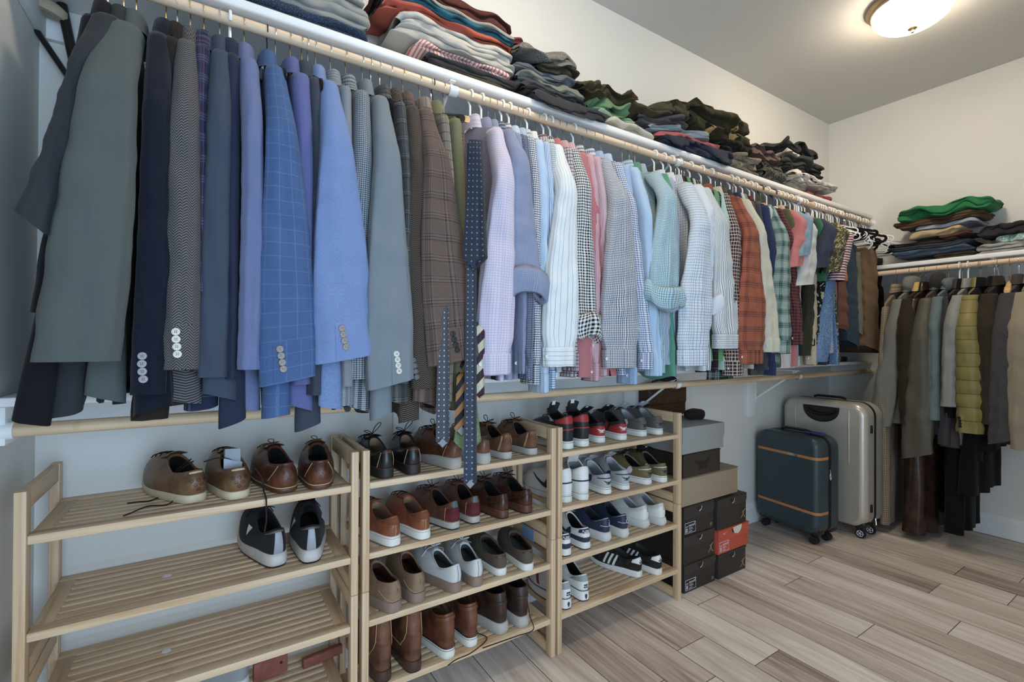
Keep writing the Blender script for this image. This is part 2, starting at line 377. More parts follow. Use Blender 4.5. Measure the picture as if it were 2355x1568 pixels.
# ---------------------------------------------------------------- hangers
GOLD=plain('gold_wire',(214,190,140),.25,.5,1.); SILV=plain('silver_wire',(215,213,208),.25,.5,1.); BLKW=plain('black_wire',(40,36,34),.35,.5,.6)
DKWOOD=leather('dark_hanger_wood',(66,46,34),.35,(40,26,20)); LTWOOD=wood('light_hanger_wood',(224,180,130),(196,146,98),'y',1.5,.4,False)
RDWOOD=leather('red_hanger_wood',(168,66,44),.35,(120,40,28)); BRWOOD=leather('brown_hanger_wood',(122,78,50),.35,(84,50,32))
WHPL=plain('white_plastic',(240,239,234),.3,.5,nz=.01); BLKV=fab('black_velvet',(34,26,22),nz=.3); BLKP=plain('black_plastic',(26,22,20),.35,.5); GRPL=plain('green_plastic',(60,84,52),.35); BLPL=plain('blue_plastic',(52,62,110),.35)
HANG={}
def hook_path(R=.0195,drop=-.092):
    a=np.linspace(212,-38,22)*PI/180; p=[(0,R*math.cos(q),R*math.sin(q)) for q in a]
    return np.array(p+[(0,.008,-.026),(0,.001,-.036),(0,0,-.046),(0,0,-.07),(0,0,drop)])
def make_hanger(kind,hk,bd,worn=False):
    t=_make_hanger(kind,hk,bd)
    for c in t.children:
        for v in c.data.vertices:
            if v.co.z<-.05: v.co.z-=.032
            if worn and c.name.startswith('shoulder'):
                a=abs(v.co.y); v.co.y*=.6; v.co.x*=((.3 if a>.03 else .8) if kind=='wood' else .62)
                if kind=='wood': v.co.z+=.03*max(0,1-a/.04)-.012*min(1,a/.05)
                else: v.co.z=max(v.co.z,-.235)-.022*min(1,a/.03)+ (.05*min(1,a/.2) if v.co.z<-.2 else 0)
    return t
def _make_hanger(kind,hk,bd):
    t=bpy.data.objects.new('clothes_hanger',None); LINK(t); t.location=(0,0,-5)
    if kind=='tube':   # one piece of white tubing
        G().tube(hook_path(.0215,-.08),.0042,8).obj('hook',bd,t)
        q=np.linspace(0,PI,9); a=[(0,.195+.024*math.sin(k)*1.1,-.172-.022+.022*math.cos(k)) for k in q]
        top=[(0,0,-.076),(0,.02,-.08),(0,.1,-.118),(0,.18,-.163)]; pts=top+a[1:]
        full=[(x,-y,z) for x,y,z in pts[::-1]]+pts[1:]; full=full+[(0,.15,-.216),(0,0,-.217),(0,-.15,-.216),full[0]]
        G().tube(full,.0042,8).obj('shoulder_bar',bd,t)
    elif kind=='velvet':
        G().tube(hook_path(.0195,-.09),.0018,6).obj('hook',hk,t)
        q=np.linspace(0,PI,9); pts=[(0,0,-.088),(0,.03,-.092),(0,.11,-.125),(0,.18,-.165)]+[(0,.195+.02*math.sin(k)*1.2,-.175-.02+.02*math.cos(k)) for k in q]
        full=np.array([(x,-y,z) for x,y,z in pts[::-1]]+pts[1:]); full=np.vstack([full,[(0,.12,-.214),(0,0,-.214),(0,-.12,-.214),full[0]]])
        g=G(); R=[]; n=len(full); T=np.gradient(full,axis=0); T/=np.linalg.norm(T,axis=1)[:,None]+1e-9
        for p,d in zip(full,T):
            nn=np.array([0,-d[2],d[1]]); R.append([p+nn*.008+[.0025,0,0],p-nn*.008+[.0025,0,0],p-nn*.008-[.0025,0,0],p+nn*.008-[.0025,0,0]])
        g.ring(np.array(R)); g.obj('shoulder_bar',bd,t,sharp=50)
    elif kind=='wire':
        G().tube(hook_path(.0185,-.085),.0013,6).obj('hook',hk,t)
        pts=[(0,0,-.085),(0,.03,-.092),(0,.19,-.17),(0,.2,-.178),(0,.19,-.185),(0,0,-.185)]
        G().tube([(x,-y,z) for x,y,z in pts[::-1]]+pts[1:],.0013,6).obj('shoulder_bar',hk,t)
    else:             # contoured wood
        G().tube(hook_path(.0185,-.1),.0017,7).obj('hook',hk,t)
        y=np.linspace(-.21,.21,29); a=abs(y)/.21; zc=-.105-.062*a**1.5; hh=lerp(.02,.011,a**.8); hw=lerp(.0105,.016,a**1.3); hw=hw*np.where(a>.98,.7,1); k=np.linspace(0,2*PI,13)[:-1]
        if kind=='neck': hh=hh*1.25
        R=[[(w_*math.copysign(abs(math.cos(q))**.7,math.cos(q))+.012*b_,yy,z+h_*math.copysign(abs(math.sin(q))**.7,math.sin(q))) for q in k] for yy,z,h_,w_,b_ in zip(y,zc,hh,hw,a)]
        G().ring(np.array(R),cap0=True,cap1=True).obj('shoulder_bar',bd,t,sharp=50)
    return t
HK={'darkgold':('wood',GOLD,DKWOOD,'dark wooden hanger with brass hook'),'darksilver':('wood',SILV,DKWOOD,'dark wooden hanger with silver hook'),'red':('wood',GOLD,RDWOOD,'red-brown wooden hanger with brass hook'),
 'brown':('wood',GOLD,BRWOOD,'brown wooden hanger with brass hook'),'light':('wood',SILV,LTWOOD,'pale wooden hanger with silver hook'),'lightgold':('wood',GOLD,LTWOOD,'pale wooden hanger with brass hook'),'black':('wood',BLKW,BLKP,'black hanger with black hook'),'blacksilver':('velvet',SILV,BLKV,'black velvet hanger with silver hook'),
 'white':('tube',WHPL,WHPL,'white plastic hanger'),'wire':('wire',SILV,SILV,'thin wire hanger'),'velvet':('velvet',SILV,BLKV,'black velvet hanger'),'green':('tube',GRPL,GRPL,'dark green plastic hanger'),'blue':('tube',BLPL,BLPL,'navy plastic hanger')}
FREE={}
def hanger(kind,loc,rz,label,group,tilt=0.,worn=True,roll=0.):
    k,h,b,_=HK[kind]; key=(kind,worn)
    if key not in HANG:
        o=HANG[key]=make_hanger(k,h,b,worn); o.location=loc; tag(o,label,'hanger',group)
    else: o=dup(HANG[key],loc,0,label,group)
    o.rotation_euler=(roll,0,rz+tilt); return o

# ---------------------------------------------------------------- garments (local: x across the rod's length, y along the shoulders, near side -y, z=0 at the rod's centre)
def sp(c,e): return np.sign(c)*np.abs(c)**e
BTN={}; NEST=[0]
def button(parent,loc,mat,r=.0085,ny=(0,-1,0)):
    key=(mat.name,r)
    if key not in BTN:
        g=G(); g.lathe([(0,.0028),(r*.62,.0028),(r*.7,.0036),(r*.92,.0034),(r,.002),(r,0)],18)
        for a in range(4): g.lathe([(0,.0031),(r*.13,.0031),(r*.13,.002)],6,origin=(r*.27*math.cos(a*PI/2+.8),r*.27*math.sin(a*PI/2+.8),0),mi=1)
        o=g.obj('button',[mat,BLKP],parent); BTN[key]=o
    else: o=BTN[key].copy(); LINK(o); o.parent=parent
    o.location=loc; o.rotation_euler=Vector(ny).to_track_quat('Z','Y').to_euler()
    return o
SPEC=dict(neck=-.128,sh=-.198,ws=.2,wh=.225,T=.014,hem=-1.06,hemlow=None,cuff=-.95,wx0=.036,wx=.03,dy=.052,off=0.,dx=0.,kick=0.,style='jacket',btn=None,bpos=-.1,roll=None,seed=1,fold=.004,far=True,collar=True,hi=1,lean=0.,slant=.0,open=True,band=True,flare=3.,hemtilt=0.)
LIN=fab('dark_lining',(40,36,44),rough=.6)
def garment(name,cat,label,loc,rz,mat,group=None,**kw):
    S=dict(SPEC); S.update(kw); t=thing(name,label,cat,loc,rz,group); sd=S['seed']; NEST[0]+=1; S['wh']+=(-.014,.028,.004)[NEST[0]%3]; S['hemtilt']=(.018,-.014,.006,-.02)[NEST[0]%4] if S['hemlow'] is not None else 0.; nz=Nz(sd,7,2.2); nz2=Nz(sd+50,6,7.)
    r_=np.random.default_rng(sd); sty=S['style']; matb=S.get('matb') or mat
    # body
    n_t=34; n_th=56; th=np.linspace(0,2*PI,n_th,endpoint=False)-PI/2; c=sp(np.cos(th),.8); s=sp(np.sin(th),.55)
    yU=c; tt=np.linspace(0,1,n_t)**1.25; ph=r_.uniform(0,6,4); P=np.zeros((n_t,n_th,3)); a=np.abs(yU)
    zs=S['neck']+(S['sh']-S['neck'])*a**1.15
    for i,q in enumerate(tt):
        W=lerp(S['ws'],S['wh'],sm(q,.05,1.)); T=.0105+(S['T']-.0105)*sm(q,0,.1)*lerp(.9,1.1,q)
        y=W*yU; zh=np.full(n_th,S['hem'])
        if S['hemlow'] is not None: zh=lerp(S['hemlow'],S['hem'],sm(y,-.062,-.026))
        z=zs+(zh-zs)*q
        fo=S['fold']*sm(q,.08,.6)*(np.sin(yU*7+ph[0]+2*q)+.7*np.sin(yU*13+ph[1]-1.5*q))
        x=T*s*(1+.12*np.sin(yU*17+ph[2]))*(1+S['flare']*sm(-yU,.72,.97)*sm(q,.5,1.))+fo
        z=z+S['hemtilt']*s*sm(q,.6,1)*sm(-yU,.4,1)+.012*np.sin(yU*5+ph[3])*sm(q,.7,1)*(1. if S['hemlow'] is not None else 0.)*sm(-yU,.25,.5); Q=np.stack([x,y,z],-1); d=nz(Q*[1,1,.7]+sd)*.004*sm(q,.05,.3); Q[:,0]+=d+S['lean']*q; Q[:,1]+=nz2(Q)*.003
        P[i]=Q
    per=np.linalg.norm(np.diff(np.concatenate([P[15],P[15][:1]]),axis=0),axis=1); u=np.concatenate([[0],np.cumsum(per)])
    uv=np.stack([np.broadcast_to(u,(n_t,n_th+1)),np.concatenate([P[:,:,2],P[:,:1,2]],1)],-1)
    g=G().ring(P,uv=uv); Pi=np.stack([P[-1],P[-3]]); c3=P[-3].mean(0); Pi[1]=c3+(P[-3]-c3)*[.6,.97,1]; g.ring(Pi,mi=1)
    T0=.0105; W0=S['ws']
    for sg in (-1,1):
        yy=np.linspace(.036,W0*.995,14)*sg; xx=np.linspace(-1,1,5); hw=T0*(1-(abs(yy)/W0)**2/1.0)**.275
        zc_=S['neck']+(S['sh']-S['neck'])*(abs(yy)/W0)**1.15
        g.grid(np.stack([hw[:,None]*xx[None],yy[:,None]+0*xx[None],zc_[:,None]+.003*(1-xx**2)[None]-.0004],-1),uv=np.stack([yy[:,None]+0*xx[None],zc_[:,None]+.01*xx[None]],-1))
    body=g.obj('body',[matb,LIN],t,sharp=0)
    # collar
    if S['collar']:
        k=np.linspace(0,2*PI,33)[:-1]; cx,cy=np.cos(k),np.sin(k); hgt=.03 if sty!='tee' else .008; ro=1.0 if sty=='jacket' else .86
        prof=[(.84,-.012,.0),(.86,hgt*.6,.0),(.93,hgt,.0),(1.04,hgt*.86,.0),(1.22,hgt*-.1,.2),(1.36,-.022,.35)] if sty!='tee' else [(.9,-.012,0),(.95,.006,0),(1.05,.008,0),(1.2,-.006,.1)]
        R=[[(.025*ro*f*x_,.066*ro*f*y_-.004,S['neck']+.012+z_-.03*ro*ex*abs(y_)**2) for x_,y_ in zip(cx,cy)] for f,z_,ex in prof]
        R=np.array(R); per=.3; uvc=np.stack([np.broadcast_to(np.linspace(0,per,33),(len(R),33)),np.broadcast_to(np.linspace(0,.07,len(R))[:,None],(len(R),33))],-1)
        G().ring(R,uv=uvc).obj('collar',S.get('matc') or mat,t,sharp=0)
    # sleeves
    wav=Nz(sd+77,8,6.); wk=S.get('wk',.0055 if sty=='jacket' else .0065)
    for side in ((-1,1) if S['far'] else (-1,)):
        near=side==-1; nt=46 if near else 22; nh=32 if near else 20; zc=S['cuff']; z0=S['sh']+.014
        q=np.linspace(0,1,nt); th=np.linspace(0,2*PI,nh,endpoint=False)-PI/2
        capf=np.sqrt(np.clip(1-(1-np.clip(q/.05,0,1))**2,0,1))*.97+.03
        if near: wx=lerp(S['wx0'],S['wx'],sm(q,-.12,.88)); dy=lerp(.042,S['dy'],sm(q,0,.5)); yc=-(S['ws']-.018)+(-.03-S['off'])*sm(q,.0,.3)-S['kick']*q**1.5; xc=S['dx']*q**1.15+S.get('bend',.006*((sd%3)-1))*np.sin(PI*q)
        else: wx=np.full(nt,.024); dy=lerp(.04,.045,q); yc=(S['ws']-.02)+.012*sm(q,0,.3); xc=0*q
        if sty=='tee' and near: wx=lerp(S['wx0'],S['wx'],sm(q,0,1)); 
        z=lerp(z0,zc if near else max(zc,-1.03),q)
        R=np.zeros((nt,nh,3))
        for i in range(nt):
            cc,ss=sp(np.cos(th),.85),sp(np.sin(th),.85)
            amp=1+(.035*np.sin(3*th+z[i]*2.5+sd)+.035*np.sin(7*th-z[i]*3+2*sd))*sm(q[i],.1,.5)
            R[i,:,0]=xc[i]+wx[i]*capf[i]*cc*amp; R[i,:,1]=yc[i]+dy[i]*capf[i]*ss*amp; R[i,:,2]=z[i]+S['slant']*cc*sm(q[i],.6,1)-(.02*(1-capf[i]))
            if S.get('quilt'): R[i,:,:2]+=(R[i,:,:2]-[xc[i],yc[i]])*(.12*abs(math.sin(z[i]*PI/S['quilt']))**.5-.08)
            wr=nz2(R[i]*[1,1,1.6]); cr=wav(R[i]*[2.4,2.4,.4])+.55*wav(R[i]*[.5,.5,1.5]+3.)*sm(q[i],.3,.5)*(1-sm(q[i],.6,.8)); R[i,:,0]+=.0012*wr*sm(q[i],.1,.4); R[i,:,1]+=(wk*(np.abs(cr)**.7*np.sign(cr))*(.55+.45*sm(q[i],.3,.9))+.0035*wr)*sm(q[i],.06,.25)
        if sty=='shirt' and near and S['roll'] is None and S['band']:   # gather above the cuff
            gk=sm(q,.93,1.)[:,None]; R[:,:,0]=xc[:,None]+(R[:,:,0]-xc[:,None])*(1-.16*gk)+.0025*gk*np.sin(th*14)[None]
        i_=int(nt*.7); circ=np.linalg.norm(np.diff(np.vstack([R[i_],R[i_][:1]]),axis=0),axis=1).sum(); uu=np.broadcast_to(np.linspace(0,circ,nh+1),(nt,nh+1)); uvs=np.stack([uu+sd*.013,np.broadcast_to(z[:,None],(nt,nh+1))],-1)
        g=G().ring(R,uv=uvs,cap0=True)
        if S['open'] and not (sty=='shirt' and S['band'] and near):
            I=np.stack([R[-1],R[-1],R[-4]]); cen=R[-1].mean(0); I[1]=cen+(R[-1]-cen)*.84+[0,0,.001]; cen=R[-4].mean(0); I[2]=cen+(R[-4]-cen)*.66; g.ring(I,mi=1)
        sl=g.obj('sleeve',[mat,LIN],t,sharp=0)
        if not near: continue
        def front(zq,fx):   # a point on the outer face of the near sleeve
            c_=sp(np.cos(th),.85); ks=np.where(np.sin(th)<.05)[0]; o_=ks[np.argsort(c_[ks])]; i1=int(np.clip(np.searchsorted(-z,-zq),1,nt-1)); f_=(zq-z[i1-1])/(z[i1]-z[i1-1]); row_=lerp(R[i1-1],R[i1],f_)
            p_=np.array([np.interp(fx,c_[o_],row_[o_,j]) for j in range(3)]); return Vector(p_+[0,-.0012,0]),Vector((fx*.3,-1,0))
        if S['btn'] is not None and sty=='jacket':   # the vent flap that carries the buttons
            fx=np.linspace(min(.9,S['bpos']+.32) if S['bpos']<-.2 else S['bpos']-.2-.1,.97 if S['bpos']>=-.2 else -.95,12); zz=np.linspace(zc+.105,zc+.001,8)
            V_=np.array([[list(front(z_,min(.97,max(-.97,f_)))[0]) for f_ in fx] for z_ in zz]); e_=np.ones((8,12))*.0012; e_[0]=-.001; e_[:,-1]=-.001; V_[:,:,1]-=e_-.0009
            uvv=np.stack([lerp(0,1,(fx-fx[0])*.5)[None].repeat(8,0)*S['wx']*2+sd*.013+.02,zz[:,None].repeat(12,1)],-1); G().grid(V_,uv=uvv).obj('cuff_vent',mat,sl,sharp=0)
        if S['btn'] is not None:
            for b in range(S.get('bn',4)): p,nn=front(zc+.035+b*S.get('bgap',.0165),S['bpos']-(.035 if sty=='jacket' else 0)*b); button(sl,p+Vector((0,-.0012,0)),S['btn'],.0085,nn)
        if sty=='shirt' and S['band']:
            if S['roll'] is None:
                C=np.zeros((7,nh,3)); cen=np.array([R[-1,:,0].mean(),R[-1,:,1].mean()])
                for i,(dz,f) in enumerate(((.004,.98),(.002,1.05),(-.002,1.07),(-.03,1.06),(-.062,1.05),(-.066,1.03),(-.05,.97))):
                    C[i,:,:2]=cen+(R[-1,:,:2]-cen)*f; C[i,:,2]=R[-1,:,2]+dz+.008*sm(np.cos(th-.6),.6,1)*(dz<-.04)
                uvc=np.stack([np.broadcast_to(np.array([0,.002,.006,.036,.07,.072,.08])[:,None],(7,nh+1)),uu[:7]],-1)
                cf=G().ring(C,uv=uvc).obj('cuff',mat,sl,sharp=0)
                i=int(nh*.82); button(cf,Vector(C[3,i])+Vector((0,-.001,0)),M_shelf,.0055,(.2,-1,0))
            else:
                m=26; cen=np.array([R[-1,:,0].mean(),R[-1,:,1].mean()]); C=[]
                for i,(dz,f) in enumerate(((-.0,.9),(.012,1.02),(.018,1.14),(.0,1.26),(-.03,1.28),(-.055,1.18),(-.06,1.02),(-.04,.9))):
                    Rr=np.zeros((nh,3)); Rr[:,:2]=cen+(R[-1,:,:2]-cen)*[f*1.12,f]; Rr[:,2]=R[-1,:,2]+dz*1.15+.014*np.sin(th*2+sd)-.01*np.cos(th)
                    Rr[:,1]+=.006*np.sin(th*3+dz*60+sd)-.01; C.append(Rr)
                uvc=np.stack([np.broadcast_to(np.linspace(0,.16,8)[:,None],(8,nh+1)),uu[:8]*1.1],-1)
                G().ring(np.array(C),uv=uvc).obj('rolled_cuff',mat,sl,sharp=0)
    return t
# ---------------------------------------------------------------- jackets and shirts on the upper rod
BT={'horn':plain('horn_button',(134,118,104),.3,.5,nz=.3),'pearl':plain('pearl_button',(206,200,188),.25,.5,nz=.15),'white':plain('white_button',(214,212,206),.3,.5),'black':plain('black_button',(34,32,34),.3,.5),'steel':plain('grey_button',(150,146,150),.3,.5,nz=.2)}
F=fab
GJ='jackets on the upper rod'; GS='shirts on the upper rod'
def row(nm,cat,label,short,hk,top,m,cuff=None,zc=None,Yt=-.5,grp=GJ,off=None,wxn=.018,hgr=None,**kw):
    """one garment and its hanger: top = the shoulder in the photo, cuff = (left, right, y) of a sleeve lying outside its neighbours"""
    X=at(*top,Y=Yt)[0] if isinstance(top,tuple) else top; d=dict(kw)
    if cuff:
        off=.055 if off is None else off; dy=d.setdefault('dy',.026); yp=RY-d.get('ws',.2)+.018-.03-off-dy*.8-d.get('kick',0)
        a=at(cuff[0],cuff[2],Y=yp); b=at(cuff[1],cuff[2],Y=yp)
        d.update(wx=abs(b[0]-a[0])/2,dx=(a[0]+b[0])/2-X,cuff=(a[2]+b[2])/2-RZ,off=off); d.setdefault('wx0',.023 if grp==GJ else .019)
    else:
        d.update(off=off or 0.); d.setdefault('wx',wxn); d.setdefault('wx0',wxn)
        if zc is not None: d['cuff']=zc-RZ
    if 'hem' in d: d['hem']-=RZ
    else: d['hem']=1.113-RZ
    if d.get('hemlow') is not None: d['hemlow']-=RZ
    d.setdefault('seed',int(top[0] if isinstance(top,tuple) else top*1000)%997)
    t=garment(nm,cat,label,(X,RY,RZ),0,m,grp,**d)
    k=HK[hk]; hanger(hk,(X,RY,RZ),0,f'{k[3]} holding the {short}',hgr or ('hangers of the jackets' if grp==GJ else 'hangers of the shirts'))
    return t
J=lambda *a,**k: row('suit_jacket','jacket',*a,**k)
J('black jacket farthest left, its hem low beside the left wall','black jacket farthest left','darksilver',-.222,F('black_wool',(34,32,36)),zc=1.3,hemlow=1.078,wh=.2,ws=.185,lean=-.085,dx=-.07)
J('charcoal jacket with one sleeve swung out towards the left wall','charcoal jacket with the swung-out sleeve','darkgold',-.19,F('charcoal_wool',(60,62,66)),cuff=(28,100,508),off=.02,kick=.07,dy=.03,slant=-.02,hemlow=1.08,wx0=.03,wh=.2,lean=-.07)
row('overcoat','coat','grey-green overcoat with a broad flat sleeve, front left of the jackets','broad grey-green overcoat','darkgold',(285,55),F('loden',(94,100,98),nz=.1,bump=.1),cuff=(62,270,832),off=.085,dy=.024,wx0=.036,hemlow=1.1,slant=0.0,lean=-.03,bend=0.)
row('velvet_blazer','jacket','midnight navy velvet blazer with four grey sleeve buttons','midnight navy velvet blazer','darkgold',(365,92),F('navy_velvet',(26,32,48),nz=.3,sheen=.1),cuff=(298,381,908),btn=BT['steel'],bpos=-.3,hemlow=1.08)
J('grey herringbone tweed jacket with four pale sleeve buttons','grey herringbone jacket','red',(430,100),F('grey_herringbone',(120,116,116),'herring',(62,58,60),.021,.0062,nz=.3),cuff=(372,457,850),btn=BT['pearl'],bpos=-.15,hemlow=1.1)
J('narrow navy and plum tartan jacket squeezed beside the grey herringbone','navy and plum tartan jacket','darkgold',(466,115),F('navy_tartan',(44,50,76),'tartan',(94,52,70),.05,.3,(84,110,140),nz=.3),zc=1.17,hemlow=1.075)
J('slate blue-grey jacket with a creased sleeve','slate blue-grey jacket','darksilver',(508,120),F('slate_wool',(72,82,98),nz=.1),cuff=(452,522,868),off=.04,hemlow=1.1,fold=.006)
J('dark navy jacket half hidden behind the lavender-grey one','dark navy jacket','white',(535,128),F('dark_navy',(50,56,78),nz=.15),zc=1.15,hemlow=1.045)
J('lavender-grey heathered jacket with a long soft sleeve fold','lavender-grey heathered jacket','darkgold',(572,150),F('heather_blue',(112,122,160),nz=.35),cuff=(546,602,850),off=.05,hemlow=1.06)
J('mid-blue windowpane jacket with four horn buttons','mid-blue windowpane jacket','black',(632,152),F('windowpane_blue',(74,102,146),'grid',(88,116,158),.034,.07,nz=.3),cuff=(596,727,878),btn=BT['horn'],bpos=-.2,off=.06,hemlow=1.06,slant=.012)
J('violet-blue plain jacket between the windowpane and charcoal ones','violet-blue plain jacket','darkgold',(692,172),F('periwinkle',(104,108,158),nz=.12),zc=1.13,wxn=.026,hemlow=1.075)
J('dark charcoal flannel jacket seen as a narrow strip','dark charcoal flannel jacket','brown',(722,182),F('charcoal_flannel',(70,76,88),nz=.3),zc=1.1,hemlow=1.02)
J('light sky-blue linen jacket with four brown buttons','light sky-blue linen jacket','light',(757,190),F('sky_linen',(122,144,188),nz=.35,weave=500),cuff=(724,860,828),btn=BT['horn'],bpos=0.,off=.06,hemlow=1.075,slant=.012)
J('pale grey tweed jacket wedged behind the sky-blue one','pale grey tweed jacket','light',(795,212),F('pale_tweed',(158,162,166),'gingham',(110,114,122),.004,nz=.3),zc=1.12,hemlow=1.06)
J('black and white small-check jacket with rumpled sleeves','small-check jacket','darkgold',(834,228),F('houndstooth',(168,172,176),'gingham',(58,66,80),.0058,nz=.2),cuff=(792,858,872),off=.02,hemlow=1.035,wx0=.022)
J('plain stone-grey jacket with four pearly buttons','plain stone-grey jacket','darksilver',(876,243),F('stone_grey',(128,136,142),nz=.2),cuff=(848,957,885),btn=BT['pearl'],bpos=.25,off=.06,hemlow=1.04,slant=.014)
J('charcoal glen-plaid jacket showing as a thin strip','charcoal glen-plaid jacket','velvet',(920,262),F('glen_plaid',(84,84,84),'tartan',(126,124,120),.055,.25,(40,40,42),nz=.3),zc=1.12,hemlow=1.06)
J('dark brown herringbone jacket with black sleeve buttons','dark brown herringbone jacket','light',(948,285),F('brown_herringbone',(112,98,84),'herring',(46,38,34),.019,.006,nz=.3),cuff=(952,1018,893),btn=BT['black'],bpos=-.75,off=.03,hemlow=1.01,wx0=.022)
J('brown plaid jacket with dark buttons, last broad one before the ties','brown plaid jacket','darkgold',(978,272),F('brown_plaid',(112,92,82),'tartan',(128,110,98),.062,.3,(58,42,38),nz=.25),cuff=(992,1104,832),btn=BT['black'],bpos=.05,off=.06,hemlow=1.06,slant=.016)
J('light taupe checked jacket behind the brown plaid one','light taupe checked jacket','darkgold',(1020,300),F('taupe_check',(150,136,122),'grid',(112,98,90),.03,.12,nz=.3),zc=1.06,hemlow=1.02)
J('olive green cotton jacket next to the neckties','olive green cotton jacket','blacksilver',(1048,318),F('olive_cotton',(126,124,92),nz=.12),zc=1.03,wxn=.022,hemlow=1.03)
# neckties
def tie(label,x,y,ztop,zf,zb,w,mat,rz=-.45,wt=.03,tip=True):
    t=thing('necktie',label,'necktie',(x,y,ztop),rz,'neckties beside the jackets'); g=G()
    for (dy,zl,wa,wb) in ((-.012,zf,wt,w),(.012,zb,w*.5,w*.55)):
        L=ztop-zl; n=20; R=[]
        for i,q in enumerate(np.linspace(0,1,n)):
            ww=lerp(wa,wb,q)/2; z=-L*q; yy=dy*min(1,q*8+.05)+.004*math.sin(q*9+x*30)*q; th=.0028
            if i==n-1: z+=ww*0
            R.append([(-ww,yy,z),(0,yy-th,z),(ww,yy,z),(0,yy+th,z)])
        e=lerp(wa,wb,1)/2; R.append([(-e*.02,dy,-L-e),(0,dy-.001,-L-e),(e*.02,dy,-L-e),(0,dy+.001,-L-e)])
        R=np.array(R); s=np.array([0,.5,1,.5,0]); uv=np.stack([np.broadcast_to(s*w,(n+1,5)),np.concatenate([R[:,:,2],R[:,:1,2]],1)],-1); g.ring(R,uv=uv)
    b=g.obj('blade',mat,t,sharp=0)
    if tip:
        e=w*.3; G().add([(-e,-.0185,-(ztop-zf)-.004),(0,-.0195,-(ztop-zf)-.004-e*1.1),(e,-.0185,-(ztop-zf)-.004),(0,-.0195,-(ztop-zf)-.004+e*1.1)],[[0,1,2,3]]).obj('maker_label',fab('tie_label',(40,42,46),'hstripe',(150,150,150),.012,.25),b)
    return t
def tie_px(label,px,y0,y1,zb,wpx,mat,Y=-.53,**k):
    p=at(px,y0,Y=Y); q=at(px,y1,Y=Y); w=abs(at(px+wpx/2,y1,Y=Y)[0]-at(px-wpx/2,y1,Y=Y)[0]); tie(label,p[0],Y,p[2],q[2],zb,w,mat,**k)
TM=F('tie_squares',(64,70,84),'dots',(150,158,182),.017,.17,rough=.5,nz=.12)
tie_px('long dark grey-blue necktie with tiny squares hanging lowest',1085,330,1105,1.72,27,TM,Y=-.605,wt=.028)
tie_px('broad end of a dark tie with tiny squares beside the pink shirt',1094,322,595,1.75,50,F('tie_squares_dark',(48,54,68),'dots',(134,142,168),.017,.16,rough=.5,nz=.12),Y=-.625,tip=False,wt=.04)
tie_px('grey pin-dot necktie with dark tip, left of the green one',1020,700,1012,1.2,29,F('tie_pindot',(84,86,94),'dots',(200,200,206),.016,.16,rough=.5),Y=-.585)
tie_px('orange and black diagonal-stripe necktie',1062,860,985,1.2,30,F('tie_orange',(176,124,70),'herring',(44,46,56),.2,.05,rough=.5),Y=-.57)
tie_px('pale green paisley necktie behind the orange striped one',1076,850,1012,1.2,56,F('tie_green',(150,172,124),'paisley',(118,146,100),.02,rough=.5),Y=-.54,tip=False)
tie_px('brown pin-dot necktie high on the wooden tie hanger',1058,303,560,1.6,26,F('tie_brown',(120,100,78),'dots',(48,38,32),.012,.3,rough=.5),Y=-.50,tip=False)
tie_px('plum and cream striped necktie end below the pink cuff',1104,740,905,1.3,18,F('tie_plum',(72,46,62),'herring',(206,200,170),.2,.06,rough=.5),Y=-.565,tip=False)
hanger('lightgold',(.715,RY,RZ),0,'pale wooden hanger with brass hook carrying the neckties','hangers of the jackets',-.12,worn=False)

S=lambda lab,short,hk,top,m,**k: row('dress_shirt','shirt',lab,short,hk,top,m,Yt=-.48,grp=GS,**{**dict(style='shirt',sh=-.19,neck=-.13,T=.0105,fold=.0035,flare=.9,dy=.028 if k.get('cuff') else .045,ws=.195,wh=.215),**k})
PL=F('lavender_check',(222,206,216),'grid',(192,186,208),.0085,.3,nz=.1)
S('pale pink and lavender checked shirt with a full cuff, first of the shirts','pink and lavender checked shirt','white',(1138,297),PL,cuff=(1101,1184,815),off=.06,wx0=.021)
BG=F('blue_grey_micro',(160,166,188),'gingham',(126,132,160),.0036,nz=.15)
S('blue-grey fine-weave shirt with a rolled sleeve beside the pink one','blue-grey shirt with the rolled sleeve','white',(1165,297),BG,cuff=(1184,1248,635),off=.05,roll=1)
S('blue-grey fine-weave shirt tucked behind the rolled-sleeve one','second blue-grey fine-weave shirt','wire',(1182,303),BG,zc=1.2)
S('navy shirt with a tiny white dot print','navy tiny-dot shirt','wire',(1199,322),F('navy_dot',(86,92,112),'dots',(196,200,212),.006,.3),zc=1.18)
S('narrow navy and white gingham shirt','narrow navy gingham shirt','white',(1214,327),F('navy_gingham',(228,228,232),'gingham',(34,40,62),.008,nz=.1),zc=1.16,wxn=.022)
S('plain ice-blue shirt beside the bengal-striped one','plain ice-blue shirt','white',(1232,335),F('ice_blue',(186,204,224),nz=.08),zc=1.13,wxn=.023)
S('blue and white bengal-striped shirt','bengal-striped shirt','wire',(1249,338),F('bengal',(206,216,228),'stripe',(112,140,182),.0085,.4,nz=.08),zc=1.14)
S('white and grey tattersall shirt behind the cream striped one','white and grey tattersall shirt','wire',(1261,338),F('tattersall',(206,212,212),'grid',(112,122,128),.008,.2,nz=.1),zc=1.2)
S('cream shirt with thin dark stripes and a full cuff','cream striped shirt','white',(1276,338),F('cream_stripe',(226,228,226),'stripe',(120,122,134),.0165,.065,nz=.08),cuff=(1256,1334,800),off=.06,wx0=.021)
S('plum and grey plaid shirt showing as a sliver','plum and grey plaid shirt','wire',(1300,352),F('plum_plaid',(190,186,188),'grid',(120,86,104),.014,.25,nz=.1),zc=1.2)
